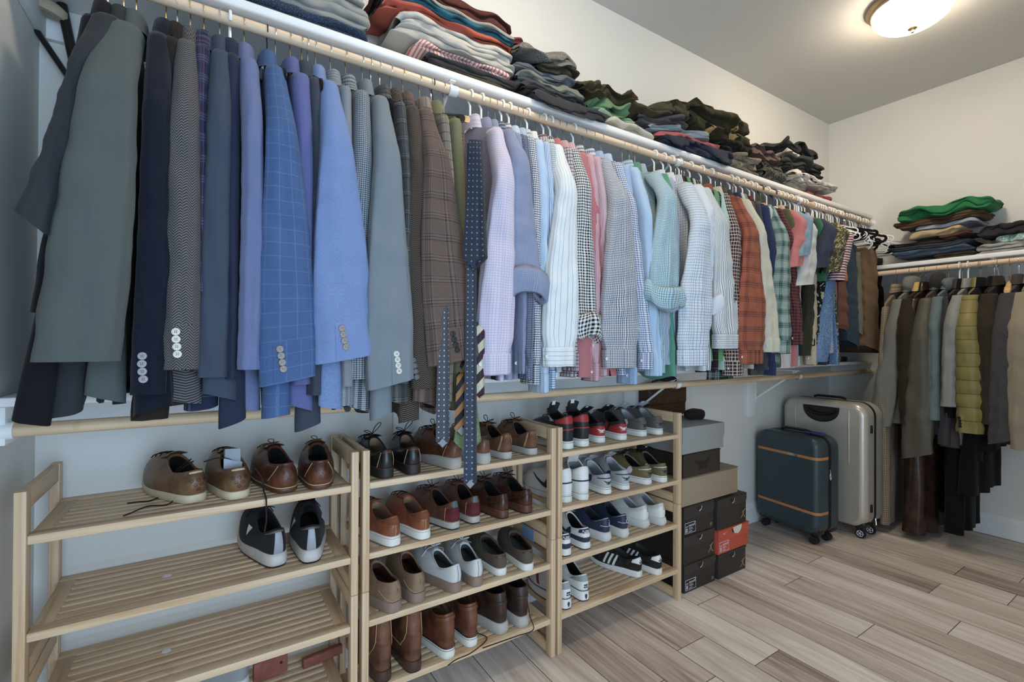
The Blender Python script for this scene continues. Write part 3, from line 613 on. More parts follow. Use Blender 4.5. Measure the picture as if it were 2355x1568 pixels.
S('black and white gingham shirt with a crumpled rolled sleeve','black gingham shirt','white',(1315,356),F('black_gingham',(226,224,220),'gingham',(26,26,28),.0105,nz=.1),cuff=(1330,1376,735),off=.035,roll=1,wx0=.021)
SA=F('salmon',(192,118,120),nz=.1)
S('salmon pink shirt, its buttoned front edge showing','salmon pink shirt','white',(1331,378),SA,cuff=(1338,1424,866),off=.012,band=False,btn=BT['white'],bpos=-.3,bn=3,bgap=.085,wx0=.021,dy=.02)
PS=F('pink_stripe',(216,178,182),'stripe',(176,120,132),.007,.35,nz=.1)
S('pink and white striped shirt just right of the salmon one','pink striped shirt beside the salmon one','wire',(1349,380),PS,zc=1.16)
S('faded pink candy-striped shirt left of the navy check','faded pink candy-striped shirt','wire',(1365,384),F('candy',(214,190,194),'stripe',(168,112,130),.0055,.35,nz=.1),zc=1.18)
S('navy and white micro-check shirt with a full cuff','navy micro-check shirt','white',(1386,372),F('navy_micro',(226,226,230),'gingham',(30,34,52),.0066,nz=.1),cuff=(1392,1474,806),off=.06,wx0=.021)
S('blue and white small gingham shirt with a loose cuff','blue small gingham shirt','wire',(1412,386),F('blue_gingham',(222,226,232),'gingham',(92,104,146),.009,nz=.1),cuff=(1478,1506,812),off=.03,wx0=.022)
S('plain powder-blue shirt behind the blue gingham','powder-blue shirt','wire',(1432,395),F('powder_blue',(160,182,212),nz=.08),zc=1.14,wxn=.022)
S('pale sky-blue shirt with a loose cuff, left of the aqua check','pale sky-blue shirt','wire',(1452,412),F('sky_blue',(178,200,222),nz=.08),cuff=(1500,1524,828),off=.03,wx0=.022)
S('aqua micro-check shirt with a wide rolled sleeve','aqua micro-check shirt','wire',(1502,392),F('aqua_check',(206,222,222),'gingham',(104,146,166),.0066,nz=.1),cuff=(1504,1566,668),off=.06,roll=1,wx0=.021)
S('grey-blue ticking-stripe shirt, its body showing under the aqua sleeve','grey-blue ticking-stripe shirt','wire',(1532,402),F('ticking',(190,200,214),'stripe',(96,108,134),.006,.3,nz=.08),cuff=(1520,1574,838),off=.0,band=False,wx0=.022,dy=.02)
S('white shirt with a blue graph-check and big folds','white graph-check shirt','white',(1577,428),F('graph_check',(220,226,232),'grid',(96,110,146),.0125,.1,nz=.08),cuff=(1570,1640,806),off=.06,wx0=.021)
S('plain white oxford shirt behind the graph-check one','plain white oxford shirt','white',(1598,445),F('oxford_white',(222,224,228),nz=.08),cuff=(1640,1660,690),off=.03,roll=1,wx0=.022)
S('white shirt with close grey stripes and a full cuff','white close-striped shirt','white',(1616,446),F('close_stripe',(222,224,222),'stripe',(70,76,92),.0088,.22,nz=.08),cuff=(1652,1705,770),off=.05,wx0=.021)
S('bright green shirt between the white stripes and the brown plaid','bright green shirt','white',(1635,450),F('bright_green',(112,164,112),nz=.1),cuff=(1640,1666,830),off=.0,wx0=.02,band=False)
S('pale mint shirt showing only at its shoulder','pale mint shirt','wire',(1647,455),F('mint',(186,206,190),nz=.08),zc=1.3)
S('dark brown and cream plaid flannel shirt','brown and cream plaid flannel','white',(1660,458),F('brown_flannel',(76,50,44),'grid',(206,188,178),.0165,.2,nz=.15),cuff=(1676,1716,832),off=.035,wx0=.021)
S('burnt orange plaid flannel shirt with a full cuff','burnt orange plaid flannel','white',(1686,450),F('orange_plaid',(174,98,68),'tartan',(150,84,64),.072,.35,(60,36,52),nz=.15),cuff=(1706,1764,806),off=.06,wx0=.021)
S('cream chamois shirt with a buttoned cuff','cream chamois shirt','white',(1708,475),F('cream_chamois',(214,208,184),nz=.15),cuff=(1764,1799,780),off=.05,wx0=.021)
S('charcoal work shirt right of the cream one','charcoal work shirt','wire',(1732,483),F('charcoal_shirt',(72,74,82),nz=.15),zc=1.17,wxn=.026)
S('navy shirt left of the teal plaid','navy shirt beside the teal plaid','white',(1752,490),F('navy_shirt',(58,66,98),nz=.12),zc=1.14,wxn=.024)
S('teal, black and white plaid shirt','teal plaid shirt','white',(1766,493),F('teal_plaid',(168,182,174),'tartan',(44,112,100),.07,.4,(16,18,28),nz=.12),cuff=(1788,1824,784),off=.05,wx0=.021)
S('red and navy buffalo-check shirt','red and navy buffalo-check shirt','white',(1781,496),F('buffalo',(132,68,62),'gingham',(36,34,52),.017,nz=.12),cuff=(1822,1850,765),off=.03,wx0=.021)
T=lambda lab,short,hk,top,m,**k: row('polo_shirt','shirt',lab,short,hk,top,m,Yt=-.48,grp=GS,**{**dict(style='tee',sh=-.19,neck=-.13,T=.0105,fold=.004,flare=.9,ws=.2,wh=.21,dy=.035 if k.get('cuff') else .045,wx0=.021),**k})
T('olive tee between the buffalo check and the coral one','olive tee','white',(1797,498),F('olive_tee',(108,106,72),nz=.1),zc=1.6)
T('coral pink short-sleeved tee','coral pink tee','white',(1808,482),F('coral',(212,126,122),nz=.1),cuff=(1822,1850,612),off=.05,slant=.01)
T('light denim short-sleeved shirt beside the coral tee','light denim short-sleeved shirt','green',(1822,488),F('light_denim',(140,166,178),nz=.3),cuff=(1838,1867,587),off=.06,slant=.012)
T('off-white tee with a long loose sleeve','off-white tee','white',(1836,497),F('off_white_tee',(214,210,202),nz=.08),cuff=(1836,1876,655),off=.04,slant=.01)
S('tan long-sleeved shirt hanging past the short sleeves','tan long-sleeved shirt','blue',(1852,506),F('tan_shirt',(196,178,150),nz=.12),cuff=(1864,1882,812),off=.0,wx0=.021)
S('dark olive long-sleeved shirt behind the tan one','dark olive long-sleeved shirt','white',(1860,508),F('dark_olive',(62,60,46),nz=.12),cuff=(1846,1866,818),off=.0,wx0=.022,band=False)
T('green tee behind the navy one','green tee','white',(1869,512),F('green_tee',(74,124,92),nz=.1),zc=1.6)
T('dark navy tee with a wide short sleeve','dark navy tee','white',(1878,512),F('navy_tee',(58,64,86),nz=.1),cuff=(1878,1910,615),off=.05,slant=.01)
T('sage grey tee right of the navy tee','sage grey tee','white',(1889,520),F('sage_tee',(122,126,112),nz=.1),zc=1.62)
S('black shirt with a bold cream floral print','black floral shirt','white',(1899,516),F('black_floral',(36,38,34),'camo',(206,198,160),.03,.6,nz=.1),cuff=(1864,1880,795),off=.0,wx0=.021,band=False)
T('dark camouflage-leaf short-sleeved shirt','camouflage-leaf shirt','white',(1907,518),F('leaf_print',(70,72,52),'camo',(176,164,120),.018,.56,nz=.1),cuff=(1905,1934,625),off=.055,slant=.01)
T('orange tee, a thin bright strip','orange tee','white',(1915,520),F('orange_tee',(206,122,76),nz=.1),zc=1.62)
T('navy tee with a red and white striped sleeve band','navy tee with the striped sleeve','white',(1922,528),F('red_stripe_tee',(214,206,206),'hstripe',(128,48,62),.016,.5,nz=.08),cuff=(1922,1945,645),off=.05,matb=F('navy_tee',(58,64,86)))
S('blue paisley shirt hanging lowest near the far end','blue paisley shirt','white',(1903,526),F('blue_paisley',(86,122,166),'paisley',(132,160,190),.02,nz=.1),cuff=(1880,1906,832),off=.02,band=False,wx0=.022)
S('pale lavender shirt beside the blue paisley one','pale lavender shirt','white',(1909,528),F('lavender',(176,172,190),nz=.1),cuff=(1904,1916,812),off=-.02,band=False,wx0=.02)

S('dark green tartan shirt whose tail drapes lowest over the lower rod','dark green tartan shirt','wire',(1641,456),F('green_tartan',(44,56,46),'tartan',(36,40,60),.06,.35,(176,190,180),nz=.12),cuff=(1634,1692,872),off=-.02,band=False,wx0=.018,dy=.02)
S('black plaid shirt showing only its tail beside the green tartan','black plaid shirt','wire',(1627,452),F('black_plaid',(50,42,44),'grid',(132,92,88),.04,.06,nz=.12),cuff=(1606,1650,855),off=-.05,band=False,wx0=.018,dy=.02)
S('grey-brown corduroy shirt, its tail below the cream chamois cuff','grey-brown corduroy shirt','wire',(1719,480),F('grey_cord',(104,94,84),'stripe',(88,78,70),.004,.5,nz=.2),cuff=(1730,1773,862),off=-.02,band=False,wx0=.018,dy=.02)
S('white long-tailed shirt below the teal plaid cuff','white long-tailed shirt','wire',(1759,491),F('long_white',(214,210,204),nz=.08),cuff=(1801,1832,846),off=-.01,band=False,wx0=.018,dy=.02)
S('sea-green shirt, its tail hanging under the ticking stripes','sea-green shirt','wire',(1519,398),F('sea_green',(98,158,132),nz=.1),zc=1.6,hemlow=1.085,lean=.03,hemtilt=0.)
J('dark brown jacket behind the navy velvet, its hem lowest of all','dark brown jacket behind the velvet blazer','darksilver',(395,98),F('sable_wool',(52,42,38)),cuff=(298,384,966),off=-.02,wx0=.018,hemlow=1.1)
# ---------------------------------------------------------------- trousers and bare hangers at the far end of the upper rod
def trousers(label,short,X,m,w,z0,z1,y0,y1,hk='white',T=.02,name='folded_trousers',cat='trousers',seed=1,RYl=None):
    """a pair folded over a hanger bar: local x thickness, y along the bar"""
    t=thing(name,label,cat,(X,RY,RZ),0,'trousers at the far end of the upper rod'); nz=Nz(seed,7,5.); n=44; k=26
    P=[]
    for side in (1,-1):
        q=np.linspace(0,1,n) if side==1 else np.linspace(1,0,n)
        for v in q:
            z=z0-RZ+(z1-z0)*v*(1 if side==1 else .93); x=side*T*sm(v,0,.05)*(1+.25*v)+.0
            yy=np.linspace(y0,y1,k); sl=sm(v,0,1)*.02; yy=yy*(1-.0*v)+np.where(yy<0,-1,1)*sl*.6
            xx=np.full(k,x)+.007*np.sin(yy*38+v*3+seed)*sm(v,.02,.3)*side
            p=np.stack([xx,yy,np.full(k,z)],-1); p[:,2]+=.012*np.abs(np.linspace(-1,1,k))**4*-1*(v<.04); d=nz(p*[1,1,2.2]); p[:,0]+=side*.006*(d+.6)*sm(v,.02,.2); p[:,1]+=.006*nz(p[:, [2,1,0]]*2)
            P.append(p)
    P=np.array(P); uv=np.stack([P[:,:,1],P[:,:,2]],-1); g=G().grid(P,uv=uv)
    # close the two long edges
    for e in (0,-1):
        a=P[:n,e]; b=P[n:,e][::-1]; c=(a+b)/2+np.array([0,-.012 if e==0 else .012,0]); g.grid(np.stack([a,c,b],1),uv=np.stack([np.stack([a[:,0],a[:,2]],-1)]*3,1))
    a=P[n-1]; b=P[n]; g.grid(np.stack([a,b],0))
    leg=g.obj('legs',m,t,sharp=0)
    g=G(); zb=z1-RZ; s=P[n-4:n-3]; 
    hem=np.concatenate([P[n-5:n-1,:4]]); 
    q=np.linspace(0,1,20); g.tube([(T*1.27+.008,lerp(y0,y1,v),zb+.03) for v in q],.0018,5); g.tube([(-T*1.27-.008,lerp(y0,y1,v),zb*.93+.0) for v in q],.0018,5)
    g.obj('hem_seam',m,t)
    hanger(hk,(X,RY,RZ),0,f'{HK[hk][3]} holding the {short}','hangers of the trousers',worn=False)
    return t
def XY(px,py,Y=-.44): return at(px,py,Y=Y)
def tpx(lab,short,pl,pr,yt,yb,m,hk='white',T=None,Y=-.46,**k):
    a,b=XY(pl,(yt+yb)/2,Y),XY(pr,(yt+yb)/2,Y); X=(a[0]+b[0])/2; w=(b[0]-a[0])/2*.7
    z0=at((pl+pr)/2,yt,Y=Y)[2]; z1=at((pl+pr)/2,yb,Y=Y)[2]
    trousers(lab,short,X,m,0,z0,z1,Y-RY,.16,hk,T or max(.012,w*.8),seed=int(pl),**k)
tpx('rust-brown corduroy shorts with a stitched hem','rust-brown shorts',1907,1957,628,762,F('rust_cord',(124,78,58),nz=.15),name='folded_shorts',cat='shorts')
tpx('slate trousers under the rust-brown shorts','slate trousers',1918,1944,640,792,F('slate_trouser',(70,84,96),nz=.15),Y=-.40)
tpx('dark teal-blue jeans with heavy folds','dark teal-blue jeans',1940,1976,552,800,F('teal_denim',(54,74,90),nz=.3),hk='blacksilver')
tpx('pale grey-green trousers between the jeans and the khakis','pale grey-green trousers',1968,1982,575,778,F('grey_green',(134,134,112),nz=.15),Y=-.43)
tpx('brown khaki cargo trousers, last pair before the corner','brown khaki cargo trousers',1980,2024,560,812,F('khaki_cargo',(140,108,74),nz=.25),hk='blacksilver')
tpx('dark brown trousers tucked behind the cargo pair','dark brown trousers',2020,2031,590,790,F('dark_brown_trouser',(70,50,40),nz=.15),Y=-.36)
n=0
GE='bare hangers crowding the far end of the upper rod'
for X in (3.40,3.44,3.475,3.505,3.535,3.615,3.65,3.685,3.76,3.795,3.93,3.97,4.03,4.07,4.165,4.20):
    hanger('white',(X,RY,RZ),0,'empty white plastic hanger at the far end of the upper rod',GE,rng.uniform(-.14,.14),False,rng.uniform(-.16,.16))
for X in (3.57,3.59,3.72,3.86,3.895,4.12):
    hanger('velvet',(X,RY,RZ),0,'empty black velvet hanger among the white ones at the far end','black velvet hangers at the far end of the upper rod',rng.uniform(-.14,.14),False,rng.uniform(-.16,.16))
for X,k,l in ((.165,'velvet','empty black hanger beside the windowpane jacket'),(.255,'velvet','empty black hanger between the violet-blue and charcoal jackets'),(.45,'velvet','empty bent black velvet hanger above the glen-plaid jacket'),(.672,'black','empty glossy black hanger beside the tie hanger')):
    hanger(k,(X,RY,RZ),0,l,'spare hangers among the jackets',worn=False)
# ---------------------------------------------------------------- coats on the end wall
QX,QZ=3.9845,1.7324; GC='coats on the end wall'
def coat(name,cat,label,short,hk,top,m,cuff=None,zc=None,off=None,hgr='hangers of the coats',hem=.75,**kw):
    Yw=at(*top,X=QX-.2)[1] if isinstance(top,tuple) else top; d=dict(T=.02,fold=.008,neck=-.128,sh=-.195,hem=hem-QZ,ws=.2,wh=.21); d.update(kw)
    if cuff:
        off=.05 if off is None else off; dy=d.setdefault('dy',.032); xp=QX-(d['ws']-.018+.03+off+dy*.8+d.get('kick',0))
        a=at(cuff[0],cuff[2],X=xp); b=at(cuff[1],cuff[2],X=xp); d.update(wx=abs(b[1]-a[1])/2,dx=-((a[1]+b[1])/2-Yw),cuff=(a[2]+b[2])/2-QZ,off=off); d.setdefault('wx0',.034)
    else: d.setdefault('wx',.026); d.setdefault('wx0',.026); d.setdefault('off',0.); d['cuff']=(zc or .8)-QZ
    d.setdefault('seed',int(abs(Yw)*1000)%991)
    t=garment(name,cat,label,(QX,Yw,QZ),-PI/2,m,GC,**d)
    if hk: hanger(hk,(QX,Yw,QZ),-PI/2,f'{HK[hk][3]} holding the {short}',hgr)
    return t
def hood(t,m,s=1.,z=-.06):
    nz=Nz(int(s*100)+5,6,5.); th=np.linspace(0,2*PI,25)[:-1]; R=[]
    for q in np.linspace(0,1,14):
        a=q*PI; r=math.sin(a)**.6+.02; P=np.stack([.05*s*r*np.cos(th)+.01,.085*s*r*np.sin(th)-.03,np.full(24,z-.085*s+.125*s*(1-math.cos(a))/2)],-1); P+=nz(P)[:,None]*np.array([.008,.012,.006]); R.append(P)
    G().ring(np.array(R)).obj('hood',m,t,sharp=0)
FL=F('grey_fleece',(134,130,120),nz=.35,bump=.6)
t=coat('fleece_hoodie','hoodie','grey fleece hoodie next to the silver suitcase','grey fleece hoodie','blacksilver',(2066,690),FL,cuff=(1992,2045,978),off=.02,hem=.72); hood(t,FL,.85,-.075)
coat('wool_coat','coat','dark brown coat with a yellow lining patch at its neck','dark brown coat with yellow neck','lightgold',(2088,694),F('espresso_wool',(62,52,38),nz=.15),cuff=(2066,2116,976),hem=.7,wx0=.04,matc=F('yellow_lining',(212,178,96),nz=.1))
SH=F('olive_shell',(96,90,74),nz=.1,rough=.55,spec=.35)
t=coat('rain_jacket','jacket','grey-olive shell jacket with a long wide sleeve and dark hood','grey-olive shell jacket','wire',(2130,688),SH,cuff=(2072,2143,1050),off=.06,hem=.66,slant=.03); hood(t,F('dark_hood',(70,66,60),nz=.3),.9,-.07)
TH=F('teal_heather',(112,126,124),nz=.5)
t=coat('knit_hoodie','hoodie','teal-grey heathered hoodie with a slim sleeve','teal-grey hoodie','light',(2156,676),TH,cuff=(2134,2158,966),hem=.68,wx0=.03); hood(t,TH,.7,-.1)
coat('nylon_jacket','jacket','dark purple-grey nylon jacket between the teal hoodie and pale shell','dark purple-grey jacket','white',(2182,677),F('aubergine',(74,66,70),nz=.15,rough=.6),cuff=(2152,2184,1022),off=.02,hem=.62)
coat('shell_jacket','jacket','pale grey shell jacket left of the puffer jacket','pale grey shell jacket','white',(2202,680),F('pale_shell',(150,150,142),nz=.1,rough=.55),cuff=(2160,2196,935),hem=.64,wx0=.034)
coat('puffer_jacket','jacket','olive-gold quilted puffer jacket','olive-gold puffer','lightgold',(2228,672),F('olive_quilt',(142,130,66),'hstripe',(92,84,40),.078,.05,nz=.1,rough=.5,spec=.35),cuff=(2196,2258,996),off=.06,quilt=.078,hem=.66,wx0=.042,dy=.04,btn=BT['black'],bpos=-.5)
coat('pea_coat','coat','dark brown heavy coat right of the puffer jacket','dark brown heavy coat','light',(2272,682),F('bark_wool',(66,56,42),nz=.2),cuff=(2245,2286,975),hem=.72,wx0=.04)
coat('sweat_jacket','jacket','charcoal-plum sweat jacket near the frame edge','charcoal-plum sweat jacket','wire',(2322,684),F('plum_charcoal',(84,78,78),nz=.12),cuff=(2270,2326,1018),off=.06,hem=.68,wx0=.045,slant=.02)
coat('chore_jacket','jacket','khaki jacket cut off by the right edge of the picture','khaki jacket','wire',(2352,700),F('khaki_canvas',(160,146,122),nz=.15),cuff=(2322,2375,1036),off=.07,hem=.66,wx0=.045)
# long garments below
coat('bathrobe','robe','long beige waffle-weave robe reaching the floor','beige waffle robe','wire',-.565,F('waffle',(176,158,134),'grid',(134,114,92),.012,.4,nz=.15),zc=.06,hem=.05,off=.035,wx=.034,wx0=.02,T=.014,sh=-.23)
coat('leather_coat','coat','long dark brown glossy leather coat sweeping the floor','long leather coat','darksilver',-.72,leather('coat_leather',(62,40,30),.3,(30,18,14)),zc=.75,hem=.04,T=.05,fold=.02,flare=.7,wh=.235)
coat('trench_coat','coat','long black coat with a tapering hem near the baseboard','long black coat','darksilver',-.9,F('black_long',(26,22,22),nz=.2),zc=.8,hem=.1,T=.036,fold=.014,flare=.8,wh=.23)
coat('dress_coat','coat','black knee-length coat under the olive puffer','black knee-length coat','darksilver',-.985,F('black_knee',(24,22,26),nz=.2),zc=.8,hem=.36,T=.034,fold=.012,flare=1.,wh=.235)
coat('lined_vest','jacket','black jacket with cream lining peeping out below the puffer','black jacket with cream lining','wire',-1.045,F('black_short',(30,28,28),nz=.2),cuff=(2214,2256,1058),off=-.02,hem=.62,T=.02,wx0=.028)
hanger('lightgold',(QX,-1.11,QZ),-PI/2+.08,'bare pale wooden hanger right of the puffer jacket','hangers of the coats',worn=False)
# ---------------------------------------------------------------- folded clothes
def folded(name,cat,label,group,x0,x1,z0,h,m,front=-.28,back=-.05,layers=3,seed=1,frame=None,mess=.006,stack=None,bow=.0,sag=0.,loose=0.):
    """one folded garment: a sheet laid in LAYERS flat turns, folds facing the front; frame maps (along, depth, up) to the world"""
    r=np.random.default_rng(seed); nz=Nz(seed+3,7,3.4); nz2=Nz(seed+9,6,8.5); na=40
    W=x1-x0; D=back-front; th=h/layers*.5*.96
    # closed outline of the pile of layers in (depth d, height z): serpentine with round noses at the front, then plain back
    pts=[]
    for k in range(layers):
        zc=h*(k+.5)/layers; off=r.uniform(0,.016)+.004*abs(k-layers/2)+loose*r.uniform(0,1)
        for a in np.linspace(-PI/2,PI/2,9): pts.append((off+th*.9*(1-math.cos(a)),zc+th*math.sin(a)))
        if k<layers-1: pts.append((off+th*1.9,zc+th*1.0))
    pts=np.array(pts); n=len(pts)
    top=[(d,h) for d in np.linspace(pts[-1][0]+.02,D-.01,18)]; bk=[(D,h*.9),(D+.004,h*.5),(D,h*.1)]; bot=[(d,0.) for d in np.linspace(D-.01,pts[0][0]+.02,18)]
    O=np.array(list(map(tuple,pts))+top+bk+bot); m_=len(O); P=np.zeros((na,m_,3)); ul=np.concatenate([[0],np.cumsum(np.linalg.norm(np.diff(np.vstack([O,O[:1]]),axis=0),axis=1))])
    q=np.linspace(0,1,na); xs=.5-.5*np.cos(PI*q)*np.abs(np.cos(PI*q))**-.35 if False else q
    e0=r.uniform(-.012,.028,layers+2); e1=r.uniform(-.012,.028,layers+2); H=O[:,1]/h
    li=np.clip((H*layers),0,layers-1e-3); l0=li.astype(int)
    a0=np.interp(li,np.arange(layers+2)+.0,e0); a1=np.interp(li,np.arange(layers+2),e1)
    edge=np.minimum(q,1-q)*W; rnd=np.sqrt(np.clip(1-(1-np.clip(edge/min(.03,h*.6+.006),0,1))**2,0,1))
    for i in range(na):
        x=x0+W*q[i]+a0*(1-q[i])-a1*q[i]; z=O[:,1]*1.; mid=h*.5
        zz=mid+(z-mid)*lerp(.3,1,rnd[i]); dd=O[:,0]+(1-rnd[i])*.022
        P[i]=np.stack([x,front+dd,zz],-1)
    Q=P.reshape(-1,3).copy(); nn=nz(Q*[1,1.,2.5]); n2=nz2(Q*[1,.8,2.])
    fr=np.tile(sm(O[:,0],.12,.0),na)[:]   # wrinkles gather at the front
    Q[:,1]+=(nn*mess*1.6+n2*mess*.7)*(.35+.65*fr)
    HH=np.tile(H,na); Q[:,2]+=np.clip(nn*mess*1.3+n2*mess*.8,-h*.3,h*.3)*(4*HH*(1-HH))**.8
    Q[:,2]=np.maximum(Q[:,2],.0005)
    Q[:,2]+=z0
    if bow: Q[:,2]+=bow*np.sin(PI*(Q[:,0]-x0)/W)*np.tile(H,na)
    if stack is not None: Q[:,2]=stack.zb+(Q[:,2]-stack.zb)*stack(Q[:,0],Q[:,1])
    if sag: Q[:,2]-=sag*sm(-.312-Q[:,1],0,.05)
    uv=np.stack([np.broadcast_to((x0+W*q)[:,None],(na,m_+1)),np.broadcast_to(ul[None],(na,m_+1))],-1)
    A=Q.copy()
    if frame is not None: A=frame(Q)
    c=A.mean(0); c[2]=A[:,2].min(); o=G().ring((A-c).reshape(na,m_,3),uv=uv,cap0=True,cap1=True).obj(name,m,sharp=0,loc=c)
    return tag(o,label,cat,group)
class Field:   # one smooth height field shared by a whole pile, so that its garments bend together
    def __init__(s,zb,x0,x1,fl,fr,amp,seed): s.zb=zb;s.x0=x0;s.x1=x1;s.fl=fl;s.fr=fr;s.n=Nz(seed,5,1.);s.a=amp
    def __call__(s,x,y):
        u=np.clip((x-s.x0)/(s.x1-s.x0),0,1); return lerp(s.fl,s.fr,sm(u))+s.a*s.n(np.stack([u*2.6,y*4,u*0],-1))
ZS=2.2292
def stack(group,rows,zb=ZS,front=-.285,frame=None,mess=.006,seed=0,axis='x',X=None,k=1.,fl=1.,fr=1.,amp=.1):
    """rows bottom to top: (name, category, label, material, left px, right px, height, layers, front shift)"""
    z=zb; pl=(lambda p: at(p,300,Y=front)[0]) if axis=='x' else (lambda p: -at(p,560,X=X)[1])
    e=[pl(r_[j]) for r_ in rows for j in (4,5)]; fd=Field(zb,min(e),max(e),fl,fr,amp,seed+40); rr_=np.random.default_rng(seed)
    for i,rw in enumerate(rows):
        nm,cat,lab,m,xl,xr,h,ly=rw[:8]; fs=rw[8] if len(rw)>8 else 0.; ms=rw[9] if len(rw)>9 else mess; lo=rw[10] if len(rw)>10 else 0.
        a,b=pl(xl),pl(xr)
        h*=k; fs+=rr_.uniform(-.012,.012)
        if a>b: a,b=b,a
        sagv=.03 if fs<-.04 else 0.
        folded(nm,cat,lab,group,a,b,z,h,m,front+fs,-.05,ly,seed*31+i*7+1,frame,ms*1.5,fd,loose=lo+.006,sag=.045 if fs<-.035 and axis=='x' else 0.)
        z+=h+.0022
FB=F
g1='folded clothes at the left end of the upper shelf'
stack(g1,[('folded_jeans','jeans','dark indigo jeans folded under the grey sweatpants',FB('indigo_denim',(50,64,88),'speck',(92,108,132),.004,.6,nz=.3),520,852,.058,2),
 ('folded_sweatpants','sweatpants','light grey sweatpants folded on the indigo jeans',FB('grey_sweat',(158,158,152),nz=.3),540,856,.085,3),
 ('folded_sweatshirt','sweatshirt','pale grey sweatshirt topmost of the first pile',FB('pale_sweat',(172,172,166),nz=.3),575,850,.05,2)],seed=1,mess=.004,amp=.05)
g2='folded clothes in the tall pile with the maroon top'
stack(g2,[('folded_shorts','shorts','dark olive shorts at the bottom of the tall pile',FB('moss',(74,70,44),nz=.2),1010,1200,.028,2,.0),
 ('folded_sweatshirt','sweatshirt','charcoal sweatshirt second from the bottom of the tall pile',FB('charcoal_sweat',(62,62,64),nz=.25),985,1190,.045,2),
 ('folded_shorts','shorts','pink and green striped shorts in the tall pile',FB('candy_shorts',(222,204,196),'stripe',(206,116,110),.016,.4,nz=.15),952,1190,.034,2),
 ('folded_sweatshirt','sweatshirt','oatmeal grey sweatshirt above the striped shorts',FB('oatmeal',(186,182,172),nz=.35),905,1194,.045,2),
 ('folded_sweater','sweater','light oatmeal sweater with a navy neck label',FB('light_oatmeal',(200,196,186),nz=.35),915,1190,.05,2),
 ('folded_shirt','shirt','coral red tee under the teal one',FB('coral_red',(190,92,68),nz=.12),882,1186,.03,2),
 ('folded_shirt','shirt','teal ribbed top in the tall pile',FB('teal_rib',(54,120,136),'stripe',(40,100,118),.005,.5,nz=.12),882,1188,.028,2),
 ('folded_shirt','shirt','thin grey tee just below the maroon sweater',FB('thin_grey',(156,154,146),nz=.25),905,1192,.02,1),
 ('folded_sweater','sweater','maroon ribbed sweater topmost of the tall pile',FB('maroon_knit',(98,50,42),'stripe',(84,42,36),.005,.5,nz=.2),880,1190,.062,2,0.,.011)],seed=2,k=.84)
g3='folded clothes in the sagging pile of grey sweats'
stack(g3,[('folded_sweatpants','sweatpants','black sweatpants drooping over the shelf edge',FB('black_sweat',(58,58,62),nz=.2),1212,1388,.045,2,-.06,.012),
 ('folded_sweatpants','sweatpants','dark charcoal track pants above the drooping black pair',FB('dark_track',(74,74,76),nz=.2),1200,1345,.036,3,-.02,.01),
 ('folded_sweatpants','sweatpants','grey-green joggers with many loose folds',FB('grey_joggers',(130,132,122),nz=.2),1198,1342,.062,5,-.01,.01,.012),
 ('folded_jeans','jeans','slate blue jeans above the grey-green joggers',FB('slate_jeans',(98,104,112),nz=.25),1192,1330,.034,2,0.,.008),
 ('folded_shirt','shirt','dark moss tee under the grey fleece',FB('moss_tee',(66,64,44),nz=.2),1240,1334,.04,2,.0,.01),
 ('folded_fleece','fleece','heather grey fleece topmost of the grey sweats pile',FB('heather_fleece',(140,136,128),'speck',(96,94,90),.003,.5,nz=.3,bump=.6),1192,1334,.058,2,0.,.014),
 ('folded_shirt','shirt','small brick-red tee behind the grey fleece',FB('brick_tee',(142,68,58),nz=.15),1188,1235,.03,1,.06)],seed=3,k=.92,fl=1.02,fr=.92)
g4='folded clothes in the pile with the green tee'
stack(g4,[('folded_shirt','shirt','cream tee at the bottom, spreading past the green one',FB('cream_tee',(204,198,182),nz=.15),1392,1504,.058,2,-.015,.012),
 ('folded_shirt','shirt','mint green thin tee above the cream one',FB('mint_tee',(146,176,146),nz=.12),1375,1470,.022,2,-.005,.008),
 ('folded_shirt','shirt','sage green tee, rounded and bunched',FB('sage_green',(112,148,106),nz=.12),1366,1460,.072,2,0.,.016),
 ('folded_sweater','sweater','dark olive sweater topmost over the sage green tee',FB('olive_sweater',(76,66,42),nz=.2),1342,1460,.058,2,0.,.016)],seed=4,fl=.85,fr=1.,amp=.18)
g5='folded clothes in the pile with the coral tee'
stack(g5,[('folded_sweatshirt','sweatshirt','navy sweatshirt at the bottom bulging over the shelf edge',FB('navy_sweat',(50,54,72),nz=.15),1512,1680,.075,2,-.05,.012),
 ('folded_shirt','shirt','coral pink tee folded above the navy sweatshirt',FB('coral_fold',(196,104,104),nz=.12),1512,1664,.042,1,-.02,.01),
 ('folded_shirt','shirt','pale blue-grey tee above the coral one',FB('blue_grey_tee',(150,162,166),nz=.12),1500,1650,.04,2,-.015,.01),
 ('folded_sweatpants','sweatpants','dark grey sweatpants, bunched, under the big olive pair',FB('dark_grey_sweat',(88,86,86),nz=.2),1476,1590,.06,3,0.,.016),
 ('folded_sweatpants','sweatpants','large olive-brown sweatpants topmost of the coral tee pile',FB('olive_brown_sweat',(82,74,50),nz=.15),1456,1597,.1,2,0.,.02)],seed=5,fl=.62,fr=1.06,amp=.06)
g6='folded knitwear in the pile with the elbow patches'
zb6=ZS
